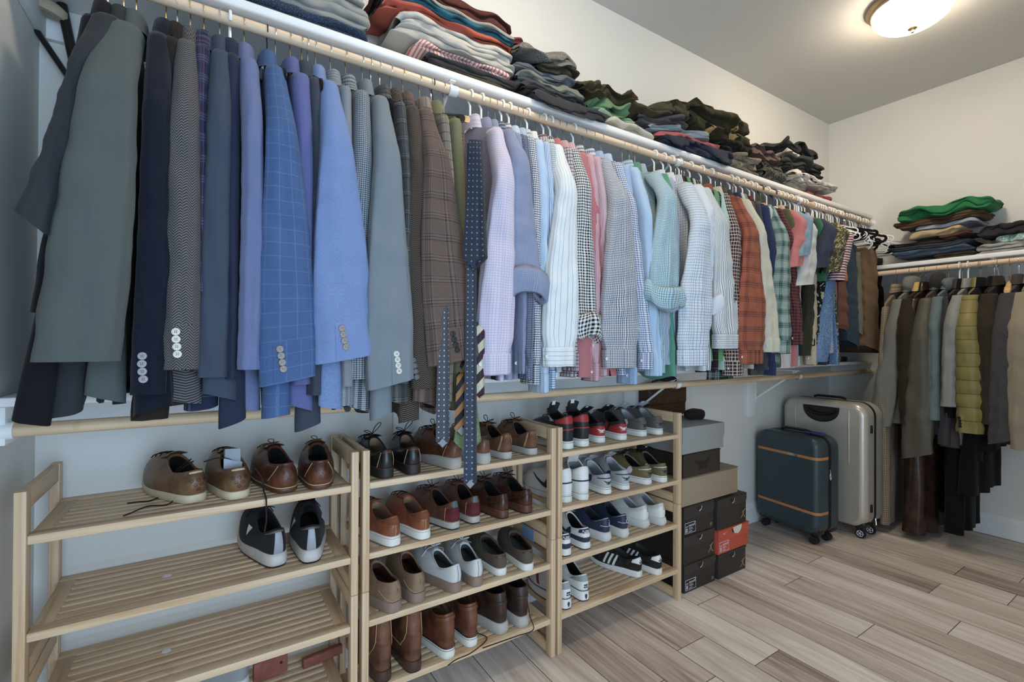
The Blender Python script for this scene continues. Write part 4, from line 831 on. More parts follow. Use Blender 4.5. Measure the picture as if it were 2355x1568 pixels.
stack(g6,[('folded_sweater','sweater','brown flecked knit sweater at the bottom right of the coral pile',FB('flecked_brown',(96,84,70),'speck',(150,138,118),.004,.55,nz=.3,bump=.6),1688,1752,.036,2,-.005,.008),
 ('folded_sweater','sweater','beige cable-knit sweater beside the navy sweatshirt',FB('beige_cable',(166,152,130),'speck',(136,122,102),.006,.5,nz=.3,bump=.7),1690,1750,.07,2,-.01,.014),
 ('folded_sweater','sweater','black ribbed knit under the dark green sweater',FB('black_rib',(48,44,40),'stripe',(34,32,30),.006,.5,nz=.2),1672,1736,.06,2,.0,.01),
 ('folded_sweater','sweater','dark green ribbed sweater with tan elbow patches',FB('green_rib',(76,70,44),'stripe',(56,52,32),.009,.45,nz=.15,bump=.4),1600,1734,.15,2,0.,.02)],seed=6,fl=1.05,fr=1.,amp=.05)
g7='folded knitwear in the pile with the speckled sweater'
stack(g7,[('folded_shirt','shirt','white tee edge under the speckled sweater',FB('white_tee_fold',(190,178,168),nz=.12),1780,1818,.014,1,-.015),
 ('folded_sweater','sweater','salt-and-pepper chunky sweater in loose coils',FB('salt_pepper',(112,110,98),'speck',(56,54,48),.005,.5,nz=.3,bump=.8),1762,1820,.13,3,-.02,.018,.02),
 ('folded_sweatshirt','sweatshirt','mauve-brown sweatshirt topmost above the speckled sweater',FB('mauve_brown',(110,88,80),nz=.2),1738,1808,.06,2,.0,.014)],seed=7)
g8='folded clothes in the last pile by the corner'
stack(g8,[('folded_shirt','shirt','rust red tee at the bottom of the last pile',FB('rust_red',(150,74,62),nz=.15),1862,1912,.035,1,-.02,.012),
 ('folded_shirt','shirt','grey tee rolled beside the rust red one',FB('grey_rolled',(160,154,144),nz=.2),1826,1868,.034,2,-.025,.012),
 ('folded_shirt','shirt','white tee with black blotches in the last pile',FB('white_black',(206,200,192),'camo',(44,42,44),.03,.66,nz=.1),1822,1918,.06,2,-.01,.016),
 ('folded_shirt','shirt','black tee in the middle of the last pile',FB('black_tee_fold',(48,46,48),nz=.15),1816,1905,.05,2,0.,.014),
 ('folded_shirt','shirt','dark green-grey tee above the black one',FB('green_grey_tee',(66,68,62),nz=.15),1814,1905,.055,2,0.,.014),
 ('folded_shirt','shirt','pale grey tee poking out near the top of the last pile',FB('pale_poke',(196,188,180),nz=.12),1812,1850,.02,1,.01,.01),
 ('folded_sweatshirt','sweatshirt','black sweatshirt topmost of the last pile',FB('black_top_fold',(54,54,54),nz=.15),1812,1888,.06,2,.02,.016)],seed=8)
# end-wall shelf: along = -y, depth = x
def endframe(Q): return np.stack([4.02+(Q[:,1]+.285),-Q[:,0],Q[:,2]],-1)
g9='folded clothes under the green tee on the end-wall shelf'
stack(g9,[('folded_trousers','trousers','dark brown trousers at the bottom right of the green-topped pile',FB('brown_fold',(84,72,60),nz=.15),2140,2236,.04,2),
 ('folded_jeans','jeans','steel blue jeans near the bottom of the green-topped pile',FB('steel_jeans',(84,102,122),nz=.25),2044,2234,.036,2),
 ('folded_jeans','jeans','dark slate jeans above the steel blue pair',FB('dark_slate_jeans',(66,72,82),nz=.25),2038,2232,.03,3),
 ('folded_trousers','trousers','black-brown trousers in the middle of the green-topped pile',FB('black_brown',(62,52,42),nz=.15),2042,2200,.024,2),
 ('folded_shirt','shirt','rust-brown shirt edge beside the tan sweater',FB('rust_edge',(104,62,50),nz=.15),2150,2236,.02,1),
 ('folded_sweater','sweater','tan sweater in the green-topped pile',FB('tan_sweater',(206,180,140),nz=.15),2082,2206,.05,1,-.005,.01),
 ('folded_jeans','jeans','pale blue jeans folded over the tan sweater',FB('pale_jeans',(168,176,190),nz=.2),2100,2244,.026,1,.01,.008),
 ('folded_sweater','sweater','brown ribbed sweater below the green tee',FB('brown_rib',(106,84,62),'stripe',(90,70,52),.006,.5,nz=.15),2050,2264,.046,3),
 ('folded_shirt','shirt','bright green tee topmost of the end-wall pile',FB('kelly_green',(48,130,82),nz=.12),2058,2278,.075,2,-.01,.014)],zb=1.7952,axis='y',X=4.02,frame=endframe,seed=9,amp=.035)
g10='folded clothes right of the green-topped pile'
stack(g10,[('folded_shirt','shirt','white shirts edge at the bottom of the right pile',FB('white_edge',(206,202,196),nz=.12),2236,2360,.02,2),
 ('folded_shirt','shirt','light grey shirt near the bottom of the right pile',FB('light_grey_fold',(178,174,168),nz=.15),2236,2362,.035,2,-.005,.01),
 ('folded_shirt','shirt','aqua and white patterned shirt in the right pile',FB('aqua_pattern',(196,212,206),'camo',(122,164,160),.012,.52,nz=.1),2278,2362,.045,1,0.,.01),
 ('folded_sweatshirt','sweatshirt','black sweatshirt topmost of the right pile',FB('black_right',(56,54,54),nz=.2),2245,2368,.065,2,.01,.014)],zb=1.7952,axis='y',X=4.02,frame=endframe,seed=10,amp=.06)

def cloth_patch(lab,name,mat,px,py,polys,s,Y=-.3):
    o=next(q for q in scn.objects if q.get('label')==lab); me=o.data; b=BVHTree.FromPolygons([v.co for v in me.vertices],[p.vertices[:] for p in me.polygons]); c=Vector(at(px,py,Y=Y))-o.location
    return poly_decal(name,mat,o,b,polys,lambda x,y:(Vector((c.x+x,-1,c.z+y)),Vector((0,1,0))),off=.002,center=(0,0),scale=s)
E_=[(math.cos(a)*.5,math.sin(a)*.8) for a in np.linspace(0,2*PI,20)[:-1]]
# ---------------------------------------------------------------- shoes (local: x from heel to toe, z up, heel at the origin)
SD=dict(L=.293,wh=.036,wb=.0505,hh=.028,ht=.02,zh=.082,zs=.066,zf=.108,xf=.52,tb=1.,wc=.029,ah=1.25,bulge=.06,spring=.012,flare=1.05,heelx=.004,rim=.003,boxy=1.9)
class Shoe:
    def __init__(s,**k): s.__dict__.update({**SD,**k})
    def out(s,th):
        c,sn=np.cos(th),np.sin(th); u=.5+.5*c; w=lerp(s.wh,s.wb,sm(u,.12,.64))*lerp(1,.93,sm(u,.7,1))
        return s.L*u, np.sign(sn)*np.abs(sn)**.62*w
    def hs(s,x): return lerp(s.hh,s.ht,sm(x/s.L,.2,.65))+s.spring*sm(x/s.L,.72,1)
    def top(s,th):
        c,sn=np.cos(th),np.sin(th); u=.5+.5*c; x=s.heelx+(s.xf*s.L-s.heelx)*u; y=np.sign(sn)*np.abs(sn)**.75*s.wc
        z=np.where(c<0,lerp(s.zs,s.zh,np.clip(-c,0,1)**1.8),lerp(s.zs,s.zf,np.clip(c,0,1)**1.2)); return x,y,z
    def S(s,th,t,off=0.):
        th,t=np.broadcast_arrays(np.asarray(th,float),np.asarray(t,float)); c=np.cos(th); k=(1+c)/2
        x0,y0=s.out(th); x1,y1,z1=s.top(th); zb=s.hs(x0)-.002
        tb=lerp(min(1,s.tb*1.25),s.tb,k); h=np.clip(t/tb,0,1)**lerp(s.ah,s.boxy,k); g=np.where(t>1,1+(t-1)*.9,1-np.clip(1-t,0,1)**lerp(1.05,1.9 if s.tb==1 else 1.25,k))
        b=1+s.bulge*np.sin(PI*np.clip(t,0,1))
        x=x0+(x1-x0)*h-s.bulge*.1*(1-k)**3*np.sin(PI*t); y=(y0+(y1-y0)*h)*b; z=zb+(z1-zb)*g
        P=np.stack([x,y,z],-1)
        if np.any(off):
            e=1e-3; a=s.S(th+e,t)-s.S(th-e,t); d=s.S(th,t+e)-s.S(th,t-e); n=np.cross(a,d); n/=np.linalg.norm(n,axis=-1)[...,None]+1e-12; P=P+n*(off if np.ndim(off)==0 else np.asarray(off)[...,None])
        return P
TH=np.linspace(0,2*PI,57)[:-1]
def patch(sh,name,mat,root,a0,a1,t0,t1,off=.0013,n=24,m=10,mirror=False):
    """a piece of upper over the angles a0..a1 (pi = heel) between the heights t0(v)..t1(v)"""
    g=G()
    for sg in ((1,-1) if mirror else (1,)):
        a=np.linspace(a0,a1,n); v=np.linspace(0,1,n); lo=np.broadcast_to(t0(v) if callable(t0) else t0,(n,)); hi=np.broadcast_to(t1(v) if callable(t1) else t1,(n,))
        q=np.linspace(0,1,m); T=lerp(lo[:,None],hi[:,None],q[None]); A=np.broadcast_to(a[:,None],(n,m))
        ed=np.minimum(np.minimum(q,1-q)[None]*m,np.minimum(v,1-v)[:,None]*n); o=off*np.clip(ed*1.2+.1,.1,1)
        A=PI+(A-PI)*sg; P=sh.S(A,T,o if True else off)
        if sg==-1: P=P[::-1]
        g.grid(P)
    return g.obj(name,mat,root,sharp=0)
def seam(sh,mat,root,lines,r=.0007,name='stitching'):
    g=G()
    for a,t in lines: g.tube(sh.S(np.asarray(a),np.asarray(t),.0012),r,5)
    return g.obj(name,mat,root)
def poly_decal(name,mat,root,bvh,polys,face,off=.0026,center=(0,0),scale=1.,ang=0.):
    """flat shapes laid onto the shoe: face 'heel' (across, up), 'side-' / 'side+' (along, up)"""
    b=bmesh.new()
    for pts in polys:
        try: b.faces.new([b.verts.new((p[0],p[1],0)) for p in pts])
        except Exception: pass
    bmesh.ops.triangulate(b,faces=b.faces[:]); bmesh.ops.subdivide_edges(b,edges=[e for e in b.edges if e.calc_length()*scale>.004],cuts=2,use_grid_fill=True); bmesh.ops.triangulate(b,faces=b.faces[:])
    ca,sa=math.cos(ang),math.sin(ang); bad=[]
    for v in b.verts:
        x,y=v.co.x*scale,v.co.y*scale; x,y=x*ca-y*sa+center[0],x*sa+y*ca+center[1]
        if face=='heel': o,d=Vector((-.2,-x,y)),Vector((1,0,0))
        elif face=='side-': o,d=Vector((x,-.2,y)),Vector((0,1,0))
        elif face=='side+': o,d=Vector((x,.2,y)),Vector((0,-1,0))
        else: o,d=face(x,y)
        h=bvh.ray_cast(o,d)
        if h[0] is None: bad.append(v); v.co=o
        else: v.co=h[0]-d*off
    bmesh.ops.delete(b,geom=bad,context='VERTS')
    g=G()
    if len(b.faces)==0: b.free(); return None
    g.bm(b); return g.obj(name,mat,root,sharp=0)
_TX={}
def text_polys(s,size=1.,shear=0.,bold=0.,font_space=1.):
    """outlines of built-in lettering as triangles"""
    k=(s,shear,bold)
    if k not in _TX:
        cu=bpy.data.curves.new('lettering','FONT'); cu.body=s; cu.size=1; cu.shear=shear; cu.offset=bold; cu.align_x='CENTER'; cu.align_y='CENTER'; cu.resolution_u=3
        o=bpy.data.objects.new('lettering',cu); LINK(o); dg=bpy.context.evaluated_depsgraph_get(); me=bpy.data.meshes.new_from_object(o.evaluated_get(dg))
        me.calc_loop_triangles(); V=[v.co[:2] for v in me.vertices]; _TX[k]=[[V[i] for i in t.vertices] for t in me.loop_triangles]
        bpy.data.objects.remove(o); bpy.data.curves.remove(cu); bpy.data.meshes.remove(me)
    return [[(x*size,y*size) for x,y in p] for p in _TX[k]]
SWOOSH=[(-.5,-.02),(-.46,-.12),(-.38,-.18),(-.26,-.17),(-.1,-.1),(.55,.2),(-.12,-.02),(-.24,-.05),(-.32,-.04),(-.37,.02),(-.36,.12),(-.44,.06)]
def wings():   # winged ball emblem: a round ball with feathers to the left and right
    P=[]; c=[(.16*math.cos(a),.16*math.sin(a)) for a in np.linspace(0,2*PI,15)[:-1]]; P.append(c)
    for sg in (1,-1):
        for k in range(4):
            y=.12-.075*k; l=.62-.11*k; P.append([(sg*.17,y+.02),(sg*l,y+.16-.03*k),(sg*(l-.12),y+.05-.03*k),(sg*.17,y-.035)])
    P.append([(-.36,-.16),(.36,-.16),(.3,-.21),(-.3,-.21)]); return P
WINGS=wings()
JUMP=[[(-.03,.42),(.05,.47),(.1,.41),(.05,.34),(-.02,.36)],[(.02,.34),(.3,.52),(.33,.47),(.1,.27)],[(-.03,.34),(.1,.3),(.1,.06),(-.05,.06)],[(-.05,.32),(-.24,.2),(-.27,.24),(-.06,.36)],[(-.05,.08),(.03,.06),(-.16,-.18),(-.42,-.36),(-.46,-.3),(-.24,-.14)],[(.02,.08),(.1,.06),(.2,-.16),(.44,-.34),(.4,-.4),(.12,-.18)]]
def jc(x,y,r): return [(x+r*math.cos(a),y+r*math.sin(a)) for a in np.linspace(0,2*PI,12)[:-1]]
JUMP.append(jc(.36,.53,.065))
TREF=[[(.0,-.05),(-.12,.12),(-.1,.34),(.0,.46),(.1,.34),(.12,.12)],[(-.03,-.07),(-.16,.1),(-.36,.2),(-.44,.06),(-.34,-.04)],[(.03,-.07),(.16,.1),(.36,.2),(.44,.06),(.34,-.04)],[(-.26,-.12),(.26,-.12),(.24,-.17),(-.24,-.17)],[(-.22,-.21),(.22,-.21),(.17,-.27),(-.17,-.27)]]
VIVO=[[(x+r*math.cos(a),y+r*math.sin(a)) for r,a in ((.062,k*PI/5),(.062,(k+1)*PI/5),(.038,(k+1)*PI/5),(.038,k*PI/5))] for k in range(10) for x,y in ((-.2,.1),(0,.1),(.2,.1),(-.1,-.05),(.1,-.05),(0,-.2))]
PUMA=[[(0,.5),(.22,.3),(.26,.05),(.05,-.5),(-.05,-.5),(-.26,.05),(-.22,.3)]]
CREAM=plain('cream_rubber',(206,190,158),.6,.3,nz=.12); WSOLE=plain('white_rubber',(222,218,208),.55,.35,nz=.08); GSOLE=plain('grey_rubber',(176,168,158),.6,.3,nz=.08); DSOLE=plain('dark_rubber',(44,38,36),.55,.35); GUM=plain('taupe_gum_rubber',(138,116,100),.5,.35,nz=.1); BRSOLE=plain('brown_sole',(92,56,42),.45,.4,nz=.2); NVS=plain('navy_rubber',(36,50,70),.5,.35)
LIND=fab('shoe_lining_dark',(30,26,26)); LINT=fab('shoe_lining_tan',(176,140,108)); LINW=fab('shoe_lining_grey',(186,188,194)); INS=fab('insole_grey',(96,96,90),nz=.4)
LBR=fab('brown_lace',(66,46,38)); LBK=fab('black_lace',(24,22,24)); LWH=fab('white_lace',(212,210,208)); STC=plain('cream_stitch',(196,166,128),.7)
def build_shoe(name,o,lab,cat,group,**k):
    """all the parts of one shoe under one Empty"""
    sh=Shoe(**{a:b for a,b in k.items() if a in SD}); root=thing(name,lab,cat,(0,0,-3),0,group); root.scale=(1.06 if 'left bamboo' in group else 1.,)*3
    up=k['upper']; n_t=30; t=np.linspace(0,1,n_t); P=sh.S(TH[None,:],t[:,None]); x1,y1,z1=sh.top(TH); top=np.stack([x1,y1,z1],-1); cen=np.array([(sh.xf*sh.L+sh.heelx)/2,0,0])
    rm=sh.rim; fl=lambda f,dz:np.stack([cen[0]+(x1-cen[0])*f,y1*f,z1+dz],-1)
    roll=[fl(1.0,rm*.8),fl(.97,rm*1.5),fl(.92,rm*1.2),fl(.88,-.003)]
    g=G().ring(np.concatenate([P,np.array(roll)])); uo=g.obj('upper',up,root,sharp=0)
    me=uo.data; bvh=BVHTree.FromPolygons([v.co for v in me.vertices],[p.vertices[:] for p in me.polygons])
    x0,y0=sh.out(TH); ix=np.stack([.012+x0*.92,y0*.78,sh.hs(x0)*0+np.maximum(sh.hs(x0)+.004,.01)],-1)
    I=[fl(.88,-.003)]+[lerp(fl(.86,-.006),ix,q) for q in (.35,.7)]
    zc=I[1]; I[1][:,0]=np.where(np.cos(TH)>0,np.minimum(I[1][:,0],sh.xf*sh.L),I[1][:,0]); I.append(ix)
    G().ring(np.array(I)).obj('lining',k.get('lining',LIND),root,sharp=0)
    G().ring(np.stack([ix,ix*[.5,.5,1]+[.06,0,.0008]]),cap1=True).obj('insole',k.get('insole',k.get('lining',LIND)),root,sharp=0)
    # sole
    fl_=sh.flare; sp_=sh.spring*sm(x0/sh.L,.72,1); hs=sh.hs(x0); cx=sh.L/2
    lay=lambda f,z:np.stack([cx+(x0-cx)*(1+(f-1)*.5)-(f-1)*.02*(x0<cx*.4),y0*f,z],-1)
    oz=.005; wav=k.get('tread',0)*.003*np.sign(np.sin(TH*34))
    G().ring(np.array([lay(fl_*.9,sp_),lay(fl_*.99,sp_+.0005+wav*0),lay(fl_*1.005,sp_+oz)]),cap0=True).obj('outsole',k.get('outsole',k['sole']),root,sharp=60)
    R=[lay(fl_*1.003,sp_+oz),lay(fl_*(1.01+k.get('chunk',0)),lerp(sp_+oz,hs,.3)),lay(fl_*(1.0+k.get('chunk',0)*.6),lerp(sp_+oz,hs,.75)),lay(fl_*.995,hs),lay(fl_*.955,hs+.0012),lay(.9,hs-.001)]
    so=G().ring(np.array(R)).obj('sole',k['sole'],root,sharp=60)
    if k.get('welt'): 
        w=lay(fl_*.985,hs+.001); G().tube(np.vstack([w,w[:2]]),.0016,6).obj('welt',k['welt'],so)
    if k.get('sole_line'):
        w=lay(fl_*(1.008+k.get('chunk',0)*.7),lerp(sp_+oz,hs,.8)); G().tube(np.vstack([w,w[:2]]),.0007,5).obj('sole_stitching',k['sole_line'],so)
    # tongue and laces
    if k.get('tongue',True):
        tt=k.get('tongue_h',.012); A=sh.S(0.,.8); u=np.linspace(-1,1,11); v=np.linspace(0,1,9); lean=k.get('lean',-.012)
        Pt=np.array([[(lerp(A[0]-.008,sh.xf*sh.L+lean,vv)-.012*uu*uu*(.4+.6*vv),uu*lerp(.022,.027,vv)*(1 if vv<.95 else .9),lerp(A[2]-.006,sh.zf+tt,vv**.85)-.006*uu*uu*vv) for uu in u] for vv in v])
        g=G().grid(Pt); g.grid(Pt-[.006,0,.001]); e=np.concatenate([Pt[:,0],Pt[-1,1:],Pt[::-1,-1][1:]]); g.grid(np.stack([e,e-[.006,0,.001]],0)); tg=g.obj('tongue',[k.get('tongue_m',up)],root,sharp=0)
        if k.get('tongue_label'):
            c=Pt[7,5]-[.0075,0,.001]; d=Pt[8,5]-Pt[6,5]; d/=np.linalg.norm(d); w=np.array([0,.011,0]); G().add([c-w-d*.009,c+w-d*.009,c+w+d*.009,c-w+d*.009],[[0,1,2,3]]).obj('tongue_label',k['tongue_label'],tg)
    if k.get('laces') is not None:
        g=G()
        for q in np.linspace(.6,.95,k.get('rows',4)):
            a=np.linspace(-.42,.42,9); g.tube(sh.S(a,q,.003+.002*np.cos(a*3.5)),k.get('lace_r',.0017),6)
        la=g.obj('laces',k['laces'],root)
        if k.get('bow',1):
            c=sh.S(0.,.97)+[0,0,.004]; q=np.linspace(0,1,15); g=G(); hgt=k.get('bow_h',.03); r_=np.random.default_rng(len(lab)); r=k.get('lace_r',.0017)*.8
            for sg in (-1,1):
                L=hgt*(1 if sg>0 else .9); up_=.9 if (sg>0)==(k.get('bow_up',1)>0) else .35
                g.tube([c+np.array([-.012*math.sin(PI*p)-.01*p*(1-p),sg*(L*math.sin(PI*p)*.55+.008*math.sin(2*PI*p)),L*up_*math.sin(PI*p)+.004]) for p in q],r,6)
                g.tube([c+np.array([.02*p,sg*(.028*p+.01*p*p),.006*math.sin(PI*p)-.03*p*p]) for p in np.linspace(0,1,9)],r,6)
            g.lathe([(0,.005),(.0045,.002),(.0045,-.003),(0,-.005)],8,origin=tuple(c+[0,0,.003])); g.obj('bow',k['laces'],la)
    # pieces of the upper
    for pc in k.get('patches',()): patch(sh,pc[0],pc[1],root,*pc[2:6],**(pc[6] if len(pc)>6 else {}))
    if k.get('seams'): seam(sh,k.get('seam_m',STC),root,k['seams'],k.get('seam_r',.0008))
    for d in k.get('decals',()): poly_decal(d[0],d[1],root,bvh,d[2],d[3],center=d[4],scale=d[5],ang=d[6] if len(d)>6 else 0.)
    for d in k.get('sole_decals',()):
        me2=so.data; b2=BVHTree.FromPolygons([v.co for v in me2.vertices],[p.vertices[:] for p in me2.polygons]); poly_decal(d[0],d[1],so,b2,d[2],d[3],center=d[4],scale=d[5])
    return root
TIER={1:.8015,2:.5805,3:.3695,4:.1525}
SHOES={}
BND={'l':(-.338,.372),'m':(.431,1.14),'r':(1.199,1.908)}
def pair(name,cat,group,tier,items,**k):
    """items: (heel px, py, turn in degrees, label); the second shoe copies the first"""
    root=None
    for i,(px,py,ang,lab) in enumerate(items):
        z=TIER[tier]; p=at(px,py,Z=z); loc=(p[0],min(max(p[1],-.385),-.3),z); rz=PI/2+math.radians(ang)
        q=math.radians(ang); mx=loc[0]-.15*math.sin(q); hw=.0535+abs(.035*math.sin(q)); loc=list(loc)
        if root is None: root=build_shoe(name,None,lab,cat,group,**k); o=root; root.location=loc; root.rotation_euler=(0,0,rz)
        else: o=dup(root,loc,rz,lab,group)
        SHOES.setdefault((group.split(' the ')[1][0] if 'left' in group or 'middle' in group or 'right' in group else 'm',tier),[]).append([mx,hw*o.scale[0],o])
    return root
HEELTAB=lambda m,w=.35,t0=.82:('heel_tab',m,PI-w,PI+w,t0,1.005)
COUNTER=lambda m,w=.9,hi=.9:('heel_counter',m,PI-w,PI+w,.0,lambda v:hi-.25*np.abs(2*v-1)**3)
def heel_seams(w=.42,d=.06,lo=.04,hi=.97): return [([PI+s*(w+d*(1-q)) for q in (0,.25,.5,.75,1)],[lerp(lo,hi,q) for q in (0,.25,.5,.75,1)]) for s in (-1,1)]
TAN=leather('tan_leather',(124,92,62),.4,(92,66,44)); WHISKEY=leather('whiskey_leather',(112,66,44),.35,(64,36,26)); BLK=leather('black_leather',(44,42,42),.28,(20,19,20)); MAHOG=leather('mahogany_leather',(112,66,46),.3,(70,38,28))
NUB=leather('tan_nubuck',(122,86,62),.75,(92,64,46),.2); COGN=leather('cognac_leather',(150,88,56),.4,(118,66,42)); SUED=leather('rust_suede',(132,80,56),.85,(106,62,44),.15); BURG=leather('burgundy_suede',(104,48,50),.8,(82,36,40),.15); BROG=leather('brogue_leather',(84,50,38),.28,(48,28,22)); TAUP=leather('taupe_leather',(150,122,98),.6,(128,102,80),.3)
CANV=fab('white_canvas',(216,214,210),nz=.1); KNIT=fab('taupe_knit',(120,104,90),'stripe',(84,72,62),.004,.4,nz=.3); BOOT=leather('distressed_brown',(120,76,52),.5,(70,44,32)); CHUK=leather('chukka_brown',(122,72,48),.4,(82,46,32)); DKB=leather('dark_boot',(70,48,40),.38,(40,28,24))
SB=plain('black_sneaker',(40,38,38),.5,.35); SR=plain('red_sneaker',(158,52,50),.45,.4); SW=plain('white_sneaker',(226,222,214),.5,.35,nz=.04); SG=plain('grey_sneaker',(176,174,174),.5,.35,nz=.04); SC=plain('charcoal_sneaker',(92,88,84),.5,.35,nz=.05); SO=plain('olive_sneaker',(110,98,68),.55,.3,nz=.08); SN=plain('navy_sneaker',(48,54,74),.5,.35); SFW=fab('white_mesh',(220,216,206),nz=.1); SPM=fab('grey_mesh',(170,172,170),nz=.2); SUB=leather('black_suede',(52,48,44),.85,(36,34,32),.15)
LABW=plain('white_label',(222,224,226),.5,nz=.15)
gL='shoes on the left bamboo rack'; gM='shoes on the middle bamboo rack'; gR='sneakers on the right bamboo rack'
VL=dict(upper=TAN,sole=CREAM,lining=LIND,laces=LBR,bow=0,wh=.042,zh=.078,hh=.02,ht=.016,patches=[('heel_tab',CREAM,PI-.42,PI+.42,.93,1.01)],decals=[('heel_emblem',leather('embossed_mark',(84,58,38)),VIVO,'heel',(0,.05),.075)],zf=.1,seam_m=STC,bulge=.1)
pair('shoe','shoe',gL,1,[(460,1153,22,'tan leather shoe with loose brown lace, leftmost on the left rack'),(555,1146,8,'tan leather shoe holding a white card and grey insole')],**VL)
pair('shoe','shoe',gL,1,[(653,1133,8,'glossy brown moccasin-stitched shoe left of its twin on the top tier of the left rack'),(735,1125,-6,'glossy brown shoe with a tied bow next to the rack post, top tier left')],**{**VL,**dict(upper=WHISKEY,sole=BRSOLE,hh=.012,ht=.01,zh=.075,zf=.1,bow=1,bow_h=.018,laces=leather('olive_lace',(110,86,50)),patches=[],seams=heel_seams(.62,.3,.25,.98),welt=STC,decals=[('heel_emblem',leather('embossed_mark_dark',(96,56,40)),VIVO,'heel',(0,.05),.06)])})
pair('sneaker','sneaker',gL,2,[(640,1303,10,'black running shoe with grey heel strip, turned to show its chunky white sole'),(716,1294,-6,'black running shoe with grey heel strip and a bow, beside the rack post')],upper=fab('black_mesh',(48,46,48),nz=.25),sole=plain('scuffed_white',(196,188,180),.7,.3,nz=.2,bump=.6),outsole=DSOLE,laces=LBK,zh=.1,zs=.078,zf=.122,hh=.036,ht=.028,wh=.038,chunk=.04,spring=.02,patches=[('heel_strip',plain('reflective_grey',(150,150,156),.4,.5,nz=.2),PI-.16,PI+.16,.02,.93),('heel_collar',SC,PI-.9,PI+.9,.9,1.0)],decals=[('side_triangle',LABW,[[(-.5,.3),(.5,.4),(.1,-.5)],[(-.3,.2),(.0,-.3),(.05,-.3)]],'side+',(.13,.075),.03),('side_triangle',LABW,[[(-.5,.3),(.5,.4),(.1,-.5)]],'side-',(.13,.075),.03)],lean=-.02)
pair('shoe','shoe',gM,1,[(870,1103,2,'black leather derby with a lace bow, first on the middle rack'),(945,1092,-8,'black leather derby with a lace bow, second on the middle rack')],upper=BLK,sole=DSOLE,welt=BRSOLE,lining=LINT,laces=LBK,bow_h=.05,zh=.088,hh=.03,patches=[HEELTAB(MAHOG,.42,.86)],seams=heel_seams(.52,.12),bow_up=-1)
pair('shoe','shoe',gM,1,[(1035,1080,6,'brown leather shoe with white wavy sole, left of the long tie'),(1118,1066,0,'brown leather shoe with white sole half hidden behind the long tie')],upper=MAHOG,sole=GSOLE,lining=LIND,laces=LBK,hh=.038,ht=.026,zh=.095,zs=.075,zf=.12,chunk=.03,spring=.018,flare=1.08,patches=[('heel_pull',SB,PI-.22,PI+.22,.8,1.03),('heel_counter',leather('chestnut_leather',(120,76,58),.35,(96,58,44)),PI-.75,PI+.75,.0,.78)],seams=heel_seams(.75,.05,.02,.8))
pair('shoe','shoe',gM,1,[(1168,1055,0,'tan nubuck lace-up with grey sole, left one by the rack post'),(1232,1045,-4,'tan nubuck lace-up with grey sole nearest the right post')],upper=NUB,sole=GSOLE,lining=LIND,laces=LBK,bow_h=.035,zh=.092,hh=.026,welt=BRSOLE,patches=[HEELTAB(leather('tan_tab',(140,92,64)),.42,.82)],seams=heel_seams(.5,.12)+heel_seams(.56,.12))
pair('sneaker','sneaker',gM,2,[(872,1265,9,'cognac leather sneaker with suede collar, nearest the left post'),(942,1250,4,'cognac leather sneaker with suede collar, right of its twin')],upper=COGN,sole=WSOLE,outsole=GUM,lining=LINT,laces=LBR,bow=0,zh=.092,zs=.07,hh=.034,ht=.026,flare=1.07,wh=.037,patches=[('heel_collar',SUED,PI-1.05,PI+1.05,lambda v:.62+.2*np.abs(2*v-1)**2,1.01)],seams=[([PI,PI,PI],[.02,.3,.62])],sole_line=STC)
pair('shoe','shoe',gM,2,[(1012,1225,8,'brown and burgundy shoe with teal heel loop, left of its twin'),(1066,1210,-3,'brown and burgundy shoe with teal heel loop, below the tie tip')],upper=leather('chestnut_upper',(112,70,50),.45,(84,50,38)),sole=GSOLE,outsole=NVS,lining=LIND,laces=leather('maroon_lace',(84,36,40)),bow_h=.04,zh=.094,hh=.026,welt=GUM,patches=[('heel_counter',BURG,PI-.72,PI+.72,.0,lambda v:.8-.1*np.abs(2*v-1)**2),('heel_loop',leather('teal_loop',(86,110,104)),PI-.2,PI+.2,.72,1.06)],seams=heel_seams(.76,-.12,.03,.82))
pair('shoe','shoe',gM,2,[(1156,1193,0,'dark brown brogue with punched heel, left of its twin'),(1206,1182,0,'dark brown brogue with punched heel, next to the rack post')],upper=BROG,sole=BRSOLE,outsole=DSOLE,lining=LIND,laces=LBR,bow_h=.04,zh=.086,hh=.028,welt=leather('welt_rust',(128,76,56)),patches=[('heel_counter',BROG,PI-1.1,PI+1.1,.0,lambda v:.5+.3*np.cos((v-.5)*PI*1.0)**2),('heel_band',BROG,PI-.5,PI+.5,.84,1.0)],seams=[(np.linspace(PI-1.1,PI+1.1,15),.5+.3*np.cos((np.linspace(0,1,15)-.5)*PI)**2)],seam_m=leather('brogue_edge',(120,78,58)))
pair('shoe','shoe',gM,3,[(906,1410,10,'taupe leather moccasin shoe with thick gum sole, turned left'),(966,1385,-2,'taupe leather moccasin shoe with thick gum sole, straight beside its twin')],upper=TAUP,sole=GUM,lining=leather('rust_lining',(104,66,52)),laces=leather('taupe_lace',(120,96,78)),zh=.092,zs=.082,zf=.112,hh=.034,ht=.03,wh=.04,flare=1.06,bow_h=.025,patches=[('heel_counter',TAUP,PI-1.0,PI+1.0,lambda v:.1+.4*np.abs(2*v-1)**2,.97)],seams=[(np.linspace(PI-1.0,PI+1.0,15),.1+.4*np.abs(np.linspace(-1,1,15))**2)],decals=[('heel_mark',leather('taupe_mark',(118,92,72)),[[(-.1,.4),(.25,.1),(.2,-.4),(.05,-.45),(.1,.1)]],'heel',(0,.075),.018)])
